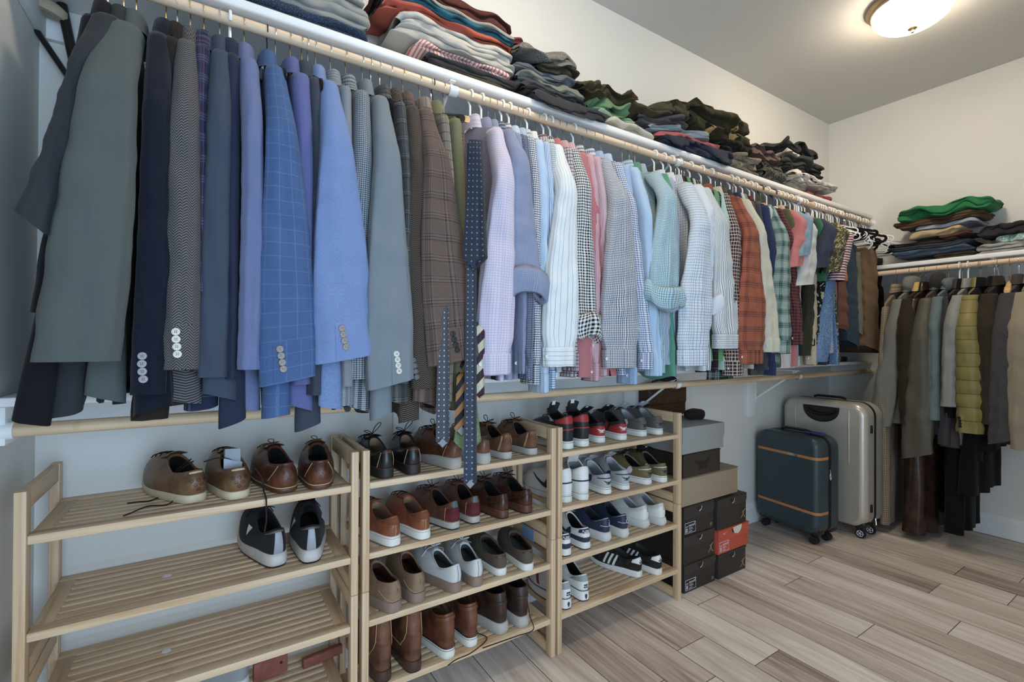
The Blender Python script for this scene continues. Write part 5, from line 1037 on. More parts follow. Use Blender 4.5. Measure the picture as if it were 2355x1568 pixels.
pair('sneaker','sneaker',gM,3,[(1046,1363,8,'white canvas sneaker with taupe sole, right of the moccasins'),(1106,1356,-6,'white canvas sneaker with taupe sole, left of the slip-ons')],upper=CANV,sole=GUM,lining=INS,laces=LWH,lace_r=.0028,bow_h=.035,zh=.09,zs=.064,zf=.098,hh=.034,ht=.03,flare=1.06,seams=[([PI,PI,PI],[.02,.5,.98])],seam_m=INS)
pair('slip_on','slip-on shoe',gM,3,[(1150,1324,-6,'brown-collared knit slip-on with white sole, left one'),(1216,1312,-12,'brown-collared knit slip-on with white sole, beside the rack post')],upper=KNIT,sole=WSOLE,lining=leather('slip_lining',(96,66,50),.6),insole=INS,tongue=False,zh=.07,zs=.06,zf=.085,xf=.6,wc=.036,hh=.026,wh=.038,rim=.004,patches=[('heel_band',leather('slip_band',(110,74,54)),PI-.5,PI+.5,.86,1.02)])
BT_=dict(tb=.62,xf=.46,wc=.034,zf=.165,zs=.15,zh=.16)
pair('ankle_boot','boot',gM,4,[(876,1572,0,'distressed brown chelsea boot, left one by the rack post'),(941,1557,-4,'distressed brown chelsea boot right of its twin')],**{**BT_,**dict(zh=.188,zs=.182,zf=.19)},upper=BOOT,sole=leather('boot_sole',(84,58,48)),outsole=DSOLE,lining=LIND,tongue=False,hh=.036,ht=.016,wh=.038,seams=[([PI+s*q for q in (.95,.9,.75,.62,.6)],[.22,.3,.42,.6,.98]) for s in (-1,1)]+[(np.linspace(PI-.95,PI-1.6,8),np.linspace(.22,.3,8)),(np.linspace(PI+.95,PI+1.6,8),np.linspace(.22,.3,8))],seam_r=.001)
pair('ankle_boot','boot',gM,4,[(1006,1524,2,'brown chukka boot with white sole, front left of its twin'),(1066,1494,-4,'brown chukka boot with white sole, behind and right of its twin')],**{**BT_,**dict(zh=.142,zs=.128,zf=.15)},upper=CHUK,sole=WSOLE,lining=LINT,laces=LBR,bow=0,hh=.034,ht=.026,wh=.037,flare=1.06,rim=.006,welt=DSOLE,sole_line=INS,patches=[('heel_collar',CHUK,PI-1.3,PI+1.3,.86,1.0,dict(off=.004))])
pair('ankle_boot','boot',gM,4,[(1136,1464,4,'dark brown lace boot with lumpy grey sole, left one'),(1196,1444,-6,'dark brown lace boot with lumpy grey sole by the rack post')],**{**BT_,**dict(zh=.145,zs=.135,zf=.165)},upper=DKB,sole=GSOLE,lining=LIND,laces=LBR,bow=0,hh=.04,ht=.03,wh=.038,chunk=.05,tread=1,flare=1.08,tongue_m=fab('fleck_pull',(150,112,84),'speck',(60,40,32),.004,.5),tongue_h=.02,lean=-.075,patches=[('heel_band',DKB,PI-1.2,PI+1.2,.62,.74,dict(off=.0025))])
# sneakers
def JL(base,heel,swo,wing,sole=WSOLE,lin_=LIND,**k):
    return dict(upper=base,sole=sole,lining=lin_,laces=k.pop('laces',LBK),bow=0,zh=.085,zs=.068,zf=.112,hh=.03,ht=.026,wh=.038,flare=1.06,wc=.033,tongue_h=.034,lean=-.02,tongue_m=k.pop('tongue_m',SB),tongue_label=LABW,sole_line=INS,
     patches=[('heel_counter',heel,PI-1.05,PI+1.05,.0,lambda v:.72-.12*np.abs(2*v-1)**2),('heel_band',k.pop('band',swo),PI-.9,PI+.9,.7,.78,dict(off=.002))],decals=[('heel_emblem',wing,WINGS,'heel',(.0,.053),.036)]+[('side_tick',swo,[SWOOSH],f,(.13,.062),.13) for f in ('side-','side+')],outsole=k.pop('outsole',WSOLE),**k)
EMW=plain('emblem_white',(214,206,204),.5); EMB=plain('emblem_black',(44,42,42),.5)
def HT(base,col,swo,wing,**k):
    return dict(upper=base,sole=WSOLE,outsole=WSOLE,lining=k.pop('lin_',LIND),laces=k.pop('laces',LBK),bow=k.pop('bow',0),tb=.66,zh=.135,zs=.112,zf=.155,xf=.45,hh=.032,ht=.027,wh=.04,wc=.036,flare=1.05,tongue_h=.03,lean=-.02,tongue_m=k.pop('tongue_m',SB),tongue_label=LABW,sole_line=INS,
     patches=[('ankle_collar',col,PI-1.35,PI+1.35,lambda v:.68+.14*np.abs(2*v-1)**1.5,1.005),('heel_counter',base,PI-1.0,PI+1.0,.0,.42),('heel_band',swo,PI-1.0,PI+1.0,.44,.5,dict(off=.002))],decals=([('ankle_emblem',wing,WINGS,f,(.075,.118),.045) for f in ('side-','side+')] if wing else [])+[('side_tick',swo,[SWOOSH],f,(.14,.07),.15) for f in ('side-','side+')],**k)
pair('high_top_sneaker','sneaker',gR,1,[(1308,1033,2,'black high-top with red ankle collar and winged emblem, left one'),(1345,1027,-10,'black high-top with red ankle collar, right of its twin')],**HT(SB,SR,SR,EMW))
pair('sneaker','sneaker',gR,1,[(1384,1018,-14,'low sneaker with red heel and white winged emblem, left one'),(1427,1013,-14,'low sneaker with red heel and white winged emblem, middle of the top tier')],**JL(SB,SR,SR,EMW))
pair('sneaker','sneaker',gR,1,[(1472,1005,-4,'charcoal low sneaker with tonal winged emblem, left one'),(1516,1000,-12,'charcoal low sneaker with tonal winged emblem, last on the top tier')],**JL(SC,SC,EMW,EMB,lin_=LINW,band=SC,tongue_m=LINW))
pair('high_top_sneaker','sneaker',gR,2,[(1303,1156,2,'white high-top with dark side tick behind the rack post'),(1342,1150,-14,'white high-top with dark grey heel band')],**HT(SW,SW,SN,None,lin_=LINW,laces=LWH,tongue_m=SW))
pair('sneaker','sneaker',gR,2,[(1395,1138,-10,'light grey low sneaker with black winged emblem, left one'),(1437,1128,-14,'light grey low sneaker with black winged emblem, middle of the tier')],**JL(SG,SG,SN,EMB,lin_=LINW,laces=LWH,tongue_m=SG,outsole=GUM))
pair('sneaker','sneaker',gR,2,[(1487,1115,2,'olive low sneaker with cream side tick and black tongue, left one'),(1531,1108,-10,'olive low sneaker with black tongue next to the right post')],**JL(SO,SO,EMW,EMB,band=EMW))
pair('sneaker','sneaker',gR,3,[(1306,1278,-6,'navy and white panelled sneaker with white heel lettering, left one'),(1342,1265,-8,'navy and white panelled sneaker with white heel lettering, right one')],upper=SW,sole=WSOLE,outsole=SN,lining=LIND,laces=LWH,bow=0,zh=.085,zs=.068,zf=.108,hh=.03,wh=.038,flare=1.06,patches=[('heel_tab',SN,PI-.75,PI+.75,.68,1.005),('heel_counter',SN,PI-1.1,PI+1.1,.0,.4)],decals=[('heel_lettering',EMW,text_polys('NIKE',1,.25,.02),'heel',(0,.073),.02)]+[('side_tick',SN,[SWOOSH],f,(.13,.06),.13) for f in ('side-','side+')])
pair('sneaker','sneaker',gR,3,[(1392,1245,0,'navy knit running shoe with white cloud sole, left one'),(1437,1235,-10,'navy knit running shoe with white cloud sole, right one')],upper=SN,sole=SFW,lining=fab('lining_grey_black',(70,72,78)),laces=LWH,bow=0,zh=.098,zs=.072,zf=.112,hh=.038,ht=.03,wh=.036,chunk=.05,flare=1.08,spring=.018,patches=[('heel_collar',LINW,PI-1.3,PI+1.3,.965,1.02)],decals=[('heel_logo',EMW,text_polys('On',1,0,.02),'heel',(.012,.078),.024,PI/2),('heel_bar',EMW,[[(-.5,-.04),(.5,-.04),(.5,.04),(-.5,.04)]],'heel',(-.012,.066),.026)])
pair('sneaker','sneaker',gR,3,[(1489,1212,2,'all-white knit running shoe, left one'),(1531,1205,-6,'all-white knit running shoe next to the right post')],upper=SFW,sole=SFW,lining=LINW,laces=LWH,bow=0,zh=.1,zs=.074,zf=.115,hh=.036,ht=.03,wh=.037,chunk=.05,flare=1.08,spring=.018,patches=[('heel_counter',SW,PI-1.1,PI+1.1,.0,lambda v:.82-.3*np.abs(2*v-1)**2)],decals=[('heel_logo',INS,text_polys('On',1,0,.02),'heel',(.006,.082),.014,PI/2)])
pair('sneaker','sneaker',gR,4,[(1300,1402,-4,'white and navy running shoe with grey collar, left one behind the post'),(1330,1387,-9,'white and navy running shoe with grey collar, right one')],upper=SW,sole=SW,outsole=SN,lining=LIND,laces=LWH,bow=0,zh=.105,zs=.08,zf=.118,hh=.042,ht=.034,wh=.037,flare=1.06,spring=.02,welt=SN,patches=[('heel_collar',SPM,PI-1.2,PI+1.2,.62,1.01)],decals=[('side_flash',SR,[[(-.5,-.4),(-.1,-.4),(.5,.5),(.1,.5)]],'side+',(.16,.07),.05),('heel_print',SN,[[(-.5,.2),(.5,.2),(.5,.5),(-.5,.5)],[(-.5,-.3),(-.1,-.3),(-.1,0),(-.5,0)],[(0,-.3),(.5,-.3),(.5,0),(0,0)]],'heel',(0,.062),.018)],sole_decals=[('heel_emblem',SN,PUMA,'heel',(0,.022),.022)])
pair('sneaker','sneaker',gR,4,[(1472,1326,10,'black suede sneaker with three white stripes, turned sideways'),(1517,1321,0,'black suede sneaker with white heel, next to the right post')],upper=SUB,sole=WSOLE,lining=fab('lining_olive',(84,84,72)),laces=LWH,bow=0,zh=.088,zs=.064,zf=.098,hh=.028,wh=.036,flare=1.06,patches=[('heel_tab',SW,PI-.8,PI+.8,lambda v:.5+.2*np.abs(2*v-1),1.02)],decals=[('heel_emblem',EMB,TREF,'heel',(0,.066),.026)]+[('side_stripe',SW,[[(x-.008,.028),(x+.004,.028),(x-.012,.075),(x-.024,.075)]],f,(0,0),1.) for x in (.12,.145,.17) for f in ('side-','side+')])

for (rk,tr),L in SHOES.items():   # keep the shoes of a shelf from touching each other or the posts
    lo,hi=BND[rk]; L.sort(key=lambda e:e[0]); x=[e[0] for e in L]; w=[e[1] for e in L]
    tot=2*sum(w); k=min(1.,(hi-lo)/tot) if tot>0 else 1.; w=[a*k for a in w]
    for _ in range(200):
        for i in range(len(x)):
            x[i]=min(max(x[i],lo+w[i]),hi-w[i])
        for i in range(len(x)-1):
            d=w[i]+w[i+1]-(x[i+1]-x[i])
            if d>0: x[i]-=d/2; x[i+1]+=d/2
    for e,xx in zip(L,x): e[2].location.x+=xx-e[0]

PT=fab('tan_suede_patch',(196,160,96),nz=.15)
for x,y in ((1652,302),(1700,306)): cloth_patch('dark green ribbed sweater with tan elbow patches','elbow_patch',PT,x,y,[E_],.055)
cloth_patch('light oatmeal sweater with a navy neck label','neck_label',plain('navy_label',(34,42,66),.7),1020,104,[[(-.5,-.25),(.5,-.25),(.5,.25),(-.5,.25)]],.045)
# ---------------------------------------------------------------- shoe boxes
CARD_BK=plain('black_card',(52,46,42),.5,.3,nz=.05); CARD_BKL=plain('black_card_lid',(58,52,48),.45,.3,nz=.05); CARD_RED=plain('orange_card',(190,82,62),.5,.35,nz=.04); CARD_TAN=plain('tan_card',(158,138,114),.6,.3,nz=.03)
GREYB=fab('grey_box_paper',(168,166,160),'speck',(132,130,126),.01,.5,nz=.25); WINK=plain('white_ink',(214,212,208),.5); GINK=plain('copper_ink',(190,158,120),.4,.5,.3); BINK=plain('black_ink',(28,26,26),.5)
def flat(name,m,parent,polys,cx,cz,s,y):
    g=G()
    for p in polys:
        b=bmesh.new()
        try: b.faces.new([b.verts.new((cx+q[0]*s,y,cz+q[1]*s)) for q in p]); bmesh.ops.triangulate(b,faces=b.faces[:]); g.bm(b)
        except Exception: b.free()
    return g.obj(name,m,parent,sharp=0)
rect=lambda x0,x1,z0,z1:[(x0,z0),(x1,z0),(x1,z1),(x0,z1)]
def shoe_box(label,x0,x1,z0,z1,m,ml,yf=-.365,depth=.33,lid=.3,hole=True,sticker=None,mark=None,mark_m=None,group='stacked shoe boxes',turn=0.,tissue=None,wrap=False,label_m=None):
    W=x1-x0; H=z1-z0-.0015; t=thing('shoe_box',label,'shoe box',((x0+x1)/2,yf,z0+.0007),turn,group); h=W/2
    G().box(-h+.002,h-.002,.002,depth-.002,0,H-.006,.002).obj('body',m,t,sharp=30)
    zl=H*(1-lid); g=G(); rr=min(.02,(H-zl)*.6)
    if wrap:
        g.box(-h,h,-.003,depth+.0,zl,H,.002)
    else:
        g.box(-h,h,0,depth,H-.004,H,.0015)
        pts=[(-h,H),(-h,zl+rr)]+[(-h+rr-rr*math.cos(a),zl+rr-rr*math.sin(a)) for a in np.linspace(0,PI/2,7)][1:]+[(h-rr+rr*math.sin(a),zl+rr-rr*math.cos(a)) for a in np.linspace(0,PI/2,7)]+[(h,H)]
        P=np.array([[(x,y,z) for x,z in pts] for y in (.0025,.0)]); g.grid(P); b=bmesh.new(); b.faces.new([b.verts.new((x,0,z)) for x,z in pts]); bmesh.ops.triangulate(b,faces=b.faces[:]); g.bm(b)
    l=g.obj('lid',ml,t,sharp=30)
    if hole: flat('finger_hole',BINK,l,[[(math.cos(a)*.02,-.024*math.sin(a)) for a in np.linspace(0,PI,14)]],0,H-.012,1,-.0008); flat('hole_edge',LABW,l,[[(math.cos(a)*.02,-.024*math.sin(a)) for a in np.linspace(0,PI*.55,8)]+[(math.cos(a)*.017,-.02*math.sin(a)) for a in np.linspace(PI*.55,0,8)]],0,H-.012,1,-.0011)
    if tissue: flat('tissue_paper',tissue,l,[[(-.01,0),(.07,.004)]+[(.03+.04*math.cos(a),-.04*math.sin(a)) for a in np.linspace(.2,PI*.9,10)]],.0,H-.004,1,-.0014)
    if sticker:
        w,q=.082,.052; cx=-h+.05; cz=.038; fg,bgm=(BINK,LABW) if label_m is None else label_m
        s=flat('size_label',bgm,t,[rect(-w/2,w/2,-q/2,q/2)],cx,cz,1,-.0006); flat('label_field',fg,s,[rect(-w/2+.002,w/2-.002,-q/2+.002,q/2-.002)],cx,cz,1,-.0009)
        P=[rect(-.036+k*.0022,-.036+k*.0022+(.0014 if k%3 else .0008),-.02,.0) for k in range(7)]+[rect(-.014,.03,.012-k*.005,.0142-k*.005) for k in range(2)]+[rect(-.036,-.02,.006,.009),rect(-.014,.012,-.019,-.0165)]
        flat('label_print',bgm,s,P+[[(x+.004,z-.005) for x,z in p] for p in text_polys(sticker,.02)],cx,cz,1,-.0012); flat('label_emblem',bgm,s,JUMP,cx+.032,cz+.012,.018,-.0012)
    if mark=='jump': flat('emblem',mark_m or GINK,t,JUMP,h-.035,H*.28,.05,-.0007)
    elif mark=='23': flat('number',mark_m or GINK,t,text_polys('23',.02,0,.02),h-.028,H*.16,1,-.0007)
    elif mark=='wings': flat('emblem',mark_m or plain('tonal_ink',(40,34,30),.4),t,WINGS,.0,H*.45,.11,-.0007)
    elif mark=='swoosh': flat('emblem',WINK,l,[SWOOSH],-h+.06,H*.84,.035,-.0009)
    return t
C0=1.985
shoe_box('black box with 23 and a size label, bottom of the left column on the floor',C0,2.24,0,.138,CARD_BK,CARD_BKL,lid=.32,sticker='10½',mark='23')
shoe_box('black box with copper jumping figure, middle of the left column',C0-.006,2.232,.139,.281,CARD_BK,CARD_BKL,lid=.4,mark='jump')
shoe_box('black box with a size label, third up, directly under the tan box',C0-.004,2.226,.282,.426,CARD_BK,CARD_BKL,lid=.42,sticker='10½',mark='23')
shoe_box('wide plain tan box lying across the black ones',1.972,2.445,.427,.568,CARD_TAN,CARD_TAN,yf=-.362,lid=.02,hole=False)
shoe_box('dark brown box with tonal winged emblem under the grey box',1.978,2.282,.569,.686,plain('espresso_card',(58,48,40),.5,.3),plain('espresso_card2',(62,52,44),.5,.3),lid=.05,hole=False,mark='wings')
shoe_box('grey linen-paper box with a lid, topmost of the stack',1.968,2.31,.687,.822,GREYB,GREYB,lid=.55,hole=False,wrap=True)
shoe_box('black box with copper jumping figure on the floor below the orange one',2.256,2.508,0,.128,CARD_BK,CARD_BKL,yf=-.37,lid=.1,mark='jump')
shoe_box('orange-red box with a white tick mark and pale tissue paper',2.252,2.53,.129,.256,CARD_RED,CARD_RED,yf=-.372,lid=.5,sticker='10½',mark='swoosh',tissue=plain('tissue',(216,204,184),.8),label_m=(CARD_RED,LABW))
shoe_box('large black box with copper jumping figure above the orange one',2.246,2.512,.257,.417,CARD_BK,CARD_BKL,yf=-.37,lid=.3,mark='jump')
# leather case and cloth bag on the boxes
t=thing('leather_case','flat dark brown leather case standing on the grey box against the wall','leather case',(2.2,-.1,.8228),0)
CL=leather('case_leather',(72,50,32),.5,(54,36,24),.3)
G().box(-.168,.155,0,.075,0,.185,.022,4).obj('body',CL,t,sharp=60); G().box(-.171,.158,-.005,.08,.06,.187,.024,4).obj('flap',CL,t,sharp=60)
G().tube([(-.1,.04,.183),(-.1,.035,.2),(-.05,.03,.206),(.05,.03,.206),(.1,.035,.2),(.1,.04,.183)],.005,8).obj('handle',CL,t)
nz=Nz(77,7,9.); th=np.linspace(0,2*PI,25)[:-1]; R=[]
for q in np.linspace(0,PI,15): p=np.stack([.075*math.sin(q)**.6*np.cos(th),.04*math.sin(q)**.6*np.sin(th),np.full(24,.03-.03*math.cos(q))],-1); p+=nz(p)[:,None]*[.008,.008,.006]; R.append(p)
R=np.array(R); R[:,:,2]=np.maximum(R[:,:,2],.0005); o=G().ring(R).obj('cloth_bag',fab('dark_pouch',(50,42,30),nz=.3),loc=(2.24,-.235,.8228)); tag(o,'small crumpled dark drawstring pouch on the grey box','pouch')
# ---------------------------------------------------------------- suitcases (local: broad front at -y)
BLKF=fab('black_zip_tape',(34,30,28),nz=.2); RUB=plain('wheel_rubber',(36,34,34),.6,.3)
def suitcase(label,loc,rz,W,H,D,z0,m,big):
    t=thing('suitcase',label,'suitcase',loc,rz); n=16; r=.085 if big else .07
    def outline(ins):
        w,h=W/2-ins,H/2-ins; rr=max(r-ins,.01); P=[]
        for cx,cz,a0 in ((w-rr,h-rr,0),(-w+rr,h-rr,PI/2),(-w+rr,-h+rr,PI),(w-rr,-h+rr,1.5*PI)):
            for a in np.linspace(a0,a0+PI/2,n): P.append((cx+rr*math.cos(a),cz+rr*math.sin(a)))
        return np.array(P)
    e=.04; prof=[(-D/2+.0,e*1.0),(-D/2,e*.98)]+[(-D/2+e*(1-math.sin(a)),e*(1-math.cos(a))) for a in np.linspace(PI/2,0,9)]+[(-.012,0)]
    def shell(sg,name):
        R=np.array([[(x,sg*y,z+z0+H/2) for x,z in outline(i)] for y,i in prof]); return G().ring(R,cap0=True).obj(name,m,t,sharp=50)
    fs=shell(1,'front_shell'); bs=shell(-1,'back_shell')
    R=np.array([[(x,y,z+z0+H/2) for x,z in outline(i)] for y,i in ((-.014,.004),(-.012,-.0015),(.012,-.0015),(.014,.004))]); zb=G().ring(R).obj('zip_band',BLKF,t)
    for x in (-W/2+.06,W/2-.06):
        for y in (-D/2+.055,D/2-.055):
            s=1 if x>0 else -1; wz=z0-.0
            g=G(); g.box(x-.05,x+.05,y-.04,y+.04,wz+.0,wz+.05,.018,3); g.lathe([(0,wz-.012),(.02,wz-.012),(.024,wz+.004),(0,wz+.004)],16,origin=(x,y,0)); wh=g.obj('wheel_housing',BLKP,t,sharp=50)
            rr=.024 if not big else .03
            for dy in ((-.011,.011) if not big else (0,)):
                w=G().lathe([(0,-.0085),(rr*.6,-.0085),(rr*.7,-.0095),(rr*.95,-.0085),(rr,-.005),(rr,.005),(rr*.95,.0085),(rr*.7,.0095),(rr*.6,.0085),(0,.0085)],24,axis='y',origin=(x+.012*s,y+dy-.01,rr)).obj('wheel',RUB,wh)
                if big: G().lathe([(0,.0),(.004,.0),(.004,.001),(0,.001)],10,axis='y',origin=(x+.012*s,y-.0205,rr)).obj('hub',LABW,wh); 
                if big:
                    g=G()
                    for a in range(5): q=a*2*PI/5; g.tube([(x+.012*s+.004*math.cos(q),y-.0205,rr+.004*math.sin(q)),(x+.012*s+.017*math.cos(q),y-.0205,rr+.017*math.sin(q))],.0022,5)
                    th=np.linspace(0,2*PI,25); g.tube([(x+.012*s+.018*math.cos(q),y-.0205,rr+.018*math.sin(q)) for q in th],.0018,5); g.obj('spokes',LABW,wh)
    zt=z0+H; hy=.0 if not big else -.01
    g=G(); g.tube([(-.1,hy,zt-.002),(-.095,hy,zt+.014),(-.07,hy,zt+.02),(.07,hy,zt+.02),(.095,hy,zt+.014),(.1,hy,zt-.002)],.0085,8); g.obj('top_handle',BLKP,t)
    if big:
        q=np.linspace(0,PI,24); P=[(.115*math.cos(a),-.105*math.sin(a)**.8) for a in q]; g=G()
        R=np.array([[(f*x,-D/2-y,zt-.04+f*z-(1-f)*.02) for x,z in P]+[(0,-D/2-y,zt-.04-(1-f)*.02)] for f,y in ((1.,-.002),(1.,.004),(.93,.006),(.8,.0005))]); g.ring(R,cap1=True); hr=g.obj('handle_recess',BLKP,t,sharp=30)
        G().tube([(-.08,-D/2-.004,zt-.065),(-.05,-D/2-.014,zt-.085),(0,-D/2-.018,zt-.092),(.05,-D/2-.014,zt-.085),(.08,-D/2-.004,zt-.065)],.009,8).obj('grip',BLKP,hr)
        for x in (-.17,.17): G().tube([(x,-D/2+.001,zt-.045),(x,-D/2-.001,zt-.08),(x,-D/2-.001,zt-.36),(x,-D/2+.002,zt-.42)],[.002,.005,.004,.001],8).obj('rib',m,fs)
        for z in (z0+.13,zt-.16): G().box(W/2-.004,W/2+.008,-D/2+.055,-D/2+.075,z-.025,z+.025,.004).obj('side_foot',BLKP,t)
        for x in (-.09,.1): G().box(x-.02,x+.02,-.03,-.012,zt-.003,zt+.006,.003).obj('latch',plain('brass_latch',(150,130,96),.3,.5,.9),t)
    else:
        OR=plain('tan_strap',(184,124,78),.5,.35)
        for z in (zt-.125,z0+.14):
            hw=[(W/2-i,y) for y,i in prof[2:]]; P=[(-a,y) for a,y in hw[::-1]]+[(a,y) for a,y in hw]; P=np.array(P)
            c=P*[1.004,1.0]+[0,-.001]; G().grid(np.array([[(x,y-.0008,zz) for x,y in c] for zz in (z-.0085,z-.007,z+.007,z+.0085)])).obj('strap',OR,fs)
        G().box(.02,.085,-D/2-.003,-D/2,zt-.133,zt-.118,.001).obj('name_plate',STEEL,fs)
        G().box(.06,.18,-.03,.03,zt+.012,zt+.018,.003,rot=None).obj('luggage_tag',plain('violet_tag',(74,68,150),.4),t)
        g=G(); g.box(W/2+.0,W/2+.006,-.004,.004,zt-.22,zt-.195,.002); th=np.linspace(0,2*PI,17); g.tube([(W/2+.005,.006*math.cos(a),zt-.24+.02*math.sin(a)) for a in th],.0022,6); g.obj('zip_pull',SILV,zb)
    if big:
        g=G(); g.tube([(W/2+.003,.0,z0+.06),(W/2+.008,-.004,z0+.02)],.003,6); g.obj('zip_pull',SILV,zb)
    return t
tm=NT('dark_teal_shell'); tm.bump(tm.vor(tm.co(),260),.35,.001); TEAL=tm.fin(lin((50,63,68)),.38,.5)
SILVM=plain('silver_shell',(192,186,174),.3,.5,.4,nz=.03)
suitcase('small dark teal cabin case with tan straps in front of the silver one',(3.262,-.262,0),-PI/2-.13,.425,.6,.235,.058,TEAL,False)
suitcase('large silver hard-shell case against the wall',(3.6,-.318,0),-PI/2-.06,.53,.79,.235,.068,SILVM,True)
# ---------------------------------------------------------------- odds and ends
t=thing('folding_stand','black folding stand with a pale padded arm in the top left corner','stand',(-.39,-.045,1.108))
a,b=at(72,52,Y=-.045),at(165,190,Y=-.045); d=(b-a)/(b-a)[2]; o_=np.array([-.39,-.045,1.108])
b2=b-o_; f0=a-o_
G().tube([f0,b2,(b2[0]+.03,b2[1],b2[2]-.2),(b2[0]+.04,b2[1],0.006)],.008,8).obj('thin_leg',BLKP,t)
a2=at(142,10,Y=-.05)-o_; c2=at(176,170,Y=-.05)-o_
G().tube([a2,c2,(c2[0]+.06,c2[1],c2[2]-.3),(c2[0]+.07,c2[1],.012)],.0125,10).obj('thick_leg',BLKP,t)
G().lathe([(0,.014),(.008,.014),(.009,.0),(.008,-.014),(0,-.014)],12,axis='x',origin=tuple(f0)).obj('hinge',BLKP,t)
pc=at(98,14,Y=-.06)-o_; th=np.linspace(0,2*PI,25)[:-1]
R=np.array([[(pc[0]+.052*s_*math.cos(a),pc[1]+.03*s_*math.sin(a),pc[2]+z-.25*.052*s_*math.cos(a)) for a in th] for z,s_ in ((-.016,.55),(-.014,.85),(-.004,1),(.01,1),(.018,.8),(.02,.4))])
G().ring(R,cap0=True,cap1=True).obj('arm_pad',plain('pale_pad',(182,166,142),.6,.3),t)
# booklet and insole in the tan shoe
b=next(o for o in scn.objects if o.get('label','').startswith('tan leather shoe holding')); base_=np.array([b.location.x-.012,b.location.y+.068,.83]); 
t=thing('booklet','white-paged booklet standing in the tan shoe','booklet',base_,-.25); 
G().box(-.02,.02,-.003,.003,0,.1,.0005).obj('pages',fab('page_edges',(216,214,212),'stripe',(176,178,184),.0045,.3),t,sharp=30); G().box(-.0225,-.0202,-.0045,.0045,0,.098,.0005).obj('cover',leather('booklet_cover',(92,70,58)),t,sharp=30)
u=np.linspace(-1,1,13); P=np.array([[(x*.023,-.012+.006*x*x,z*(1-.12*x)) for x in u] for z in np.linspace(0,.068,6)])
g=G().grid(P).grid(P+[0,.003,0]); g.grid(np.stack([P[-1],P[-1]+[0,.003,0]])); o=g.obj('insole',plain('pale_insole',(176,184,196),.6,.3),loc=base_); tag(o,'pale blue-grey insole folded into the tan shoe in front of the booklet','insole')
# cedar blocks and a spare sneaker low on the left rack
CED=leather('cedar',(150,92,76),.65,(124,70,58),.2)
def block(label,px,py,l,w,h,rz,hole):
    p=at(px,py,Z=.16); t=thing('cedar_block',label,'cedar block',(p[0],p[1],.1526),rz); G().box(-l/2,l/2,-w/2,w/2,0,h,.002).obj('body',CED,t,sharp=30)
    if hole: G().lathe([(0,.0005),(.0045,.0005),(.0045,0)],12,axis='y',origin=(l*.3,-w/2,h*.6)).obj('screw_hole',BINK,t)
block('reddish cedar block with a hole on the bottom left shelf',622,1548,.1,.02,.06,.1,True); block('long reddish cedar strip near the rack post on the bottom left shelf',742,1512,.13,.02,.03,.12,False)
p=at(548,1585,Z=.1525)
r_=build_shoe('sneaker',None,'grey and white sneaker with black lace lying low on the left rack','sneaker','shoes on the left bamboo rack',upper=SPM,sole=WSOLE,laces=LBK,zh=.085,lining=LIND); r_.location=(p[0]+.02,max(p[1],-.33),.1525); r_.rotation_euler=(0,0,PI/2+.9)
# belts on the lower shelf by the corner
for i,(px,lab) in enumerate(((1935,'coiled red-brown leather belt on the lower shelf by the corner'),(1975,'coiled dark brown belt beside the red-brown one'))):
    p=at(px,826,Z=1.125); x=p[0]; y=-.2; q=np.linspace(0,5.2*PI,110); r=.03+.0042*q/1.0*.6; m=leather('belt%d'%i,((104,50,40),(60,38,32))[i],.35)
    t=thing('leather_belt',lab,'belt',(x,y,1.1075)); R=np.array([[((rr+dx)*math.cos(a),(rr+dx)*math.sin(a),z) for dx,z in ((-.0015,.001),(.0015,.001),(.0015,.033),(-.0015,.033))] for a,rr in zip(q,r)]); G().ring(R,cap0=True,cap1=True).obj('strap',m,t,sharp=30)
    e=q[-1]; G().box(-.003,.003,-.02,.02,0,.036,.002).xf(Matrix.Translation((r[-1]*math.cos(e),r[-1]*math.sin(e)+.02,0))).obj('buckle',STEEL,t)
# paper label on the inside of the middle rack
G().box(.7335,.7345,.12,.2,-.05,.0,0).obj('paper_label',fab('paper_label_print',(176,194,214),'hstripe',(130,160,200),.006,.3),RU['middle'],sharp=30,loc=(0,0,.0))

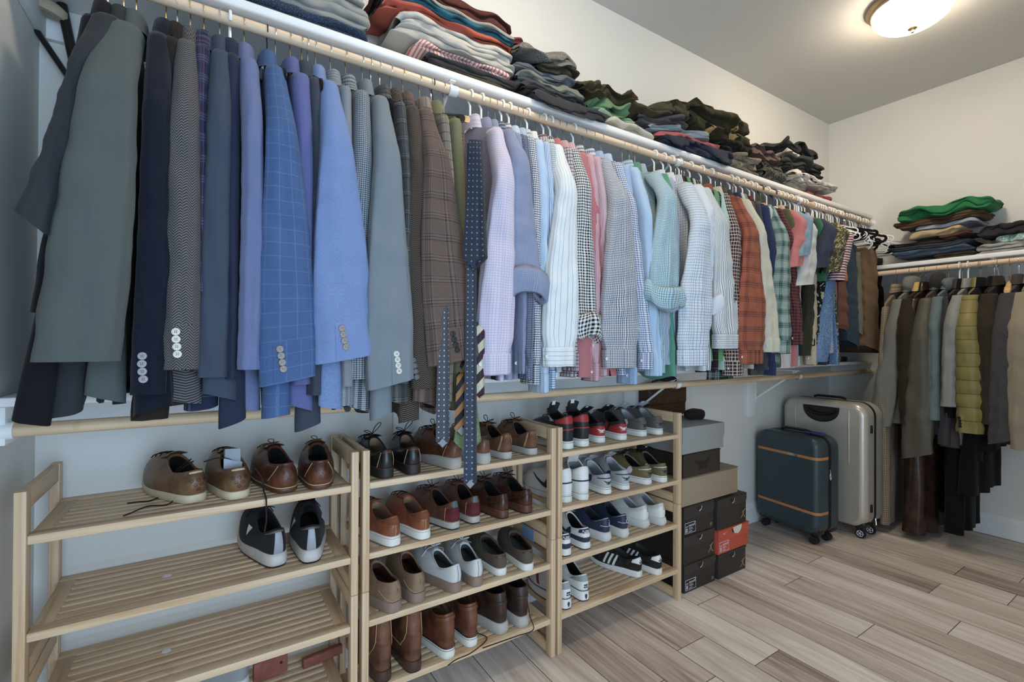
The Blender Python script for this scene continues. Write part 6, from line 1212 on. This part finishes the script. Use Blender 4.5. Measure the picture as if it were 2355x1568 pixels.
# loose laces of the tan shoes
def lace(parent,pts,m,r=.0019):
    M=(Matrix.Translation(parent.location) @ parent.rotation_euler.to_matrix().to_4x4() @ Matrix.Diagonal((*parent.scale,1))).inverted()
    P=np.array(pts,float); n=len(P); q=np.linspace(0,n-1,n*8); C=[]
    for x in q:
        i=min(int(x),n-2); f=x-i; p0,p1,p2,p3=P[max(i-1,0)],P[i],P[i+1],P[min(i+2,n-1)]
        C.append(.5*((2*p1)+(-p0+p2)*f+(2*p0-5*p1+4*p2-p3)*f*f+(-p0+3*p1-3*p2+p3)*f**3))
    C=[M@Vector(c) for c in C]; return G().tube(C,r,6).obj('loose_lace',m,parent)
def find(lab): return next(o for o in scn.objects if o.get('label','').startswith(lab))
a=find('tan leather shoe with loose'); b=find('tan leather shoe holding')
Zt=.804; w=lambda x,y,z=Zt: tuple(at(x,y,Z=z))
lace(a,[w(445,1060,.9),w(410,1085,.87),w(400,1120,.83),w(386,1130),w(350,1150),w(318,1154),w(293,1157)],LBR); lace(a,[w(440,1055,.9),w(400,1090,.86),w(402,1140,.81),w(385,1160),w(340,1164),w(300,1180),w(284,1186)],LBR)
lace(a,[w(468,1062,.905),w(500,1053,.91),w(528,1056,.9),w(540,1064,.89)],LBR)
e=at(612,1150,Y=-.392); f=at(608,1222,Y=-.394)
lace(b,[w(585,1075,.885),w(603,1100,.85),w(606,1126,Zt),(e[0],-.372,Zt+.001),(e[0],-.397,.797),(e[0],-.398,e[2]-.03),(f[0]+.004,-.398,f[2]+.03),(f[0],-.397,f[2])],LBR)
c=find('dark brown lace boot with lumpy grey sole by'); d_=find('dark brown lace boot with lumpy grey sole, left')
w4=lambda x,y: tuple(at(x,y,Z=.1575))
lace(c,[tuple(at(1212,1385,Z=.26)),tuple(at(1220,1420,Z=.2)),w4(1226,1448),w4(1190,1462),w4(1150,1476),w4(1110,1490)],LBR)
lace(d_,[tuple(at(1090,1395,Z=.27)),tuple(at(1092,1430,Z=.2)),w4(1094,1452),w4(1120,1468),w4(1085,1500),w4(1050,1516),w4(1030,1530)],LBR)
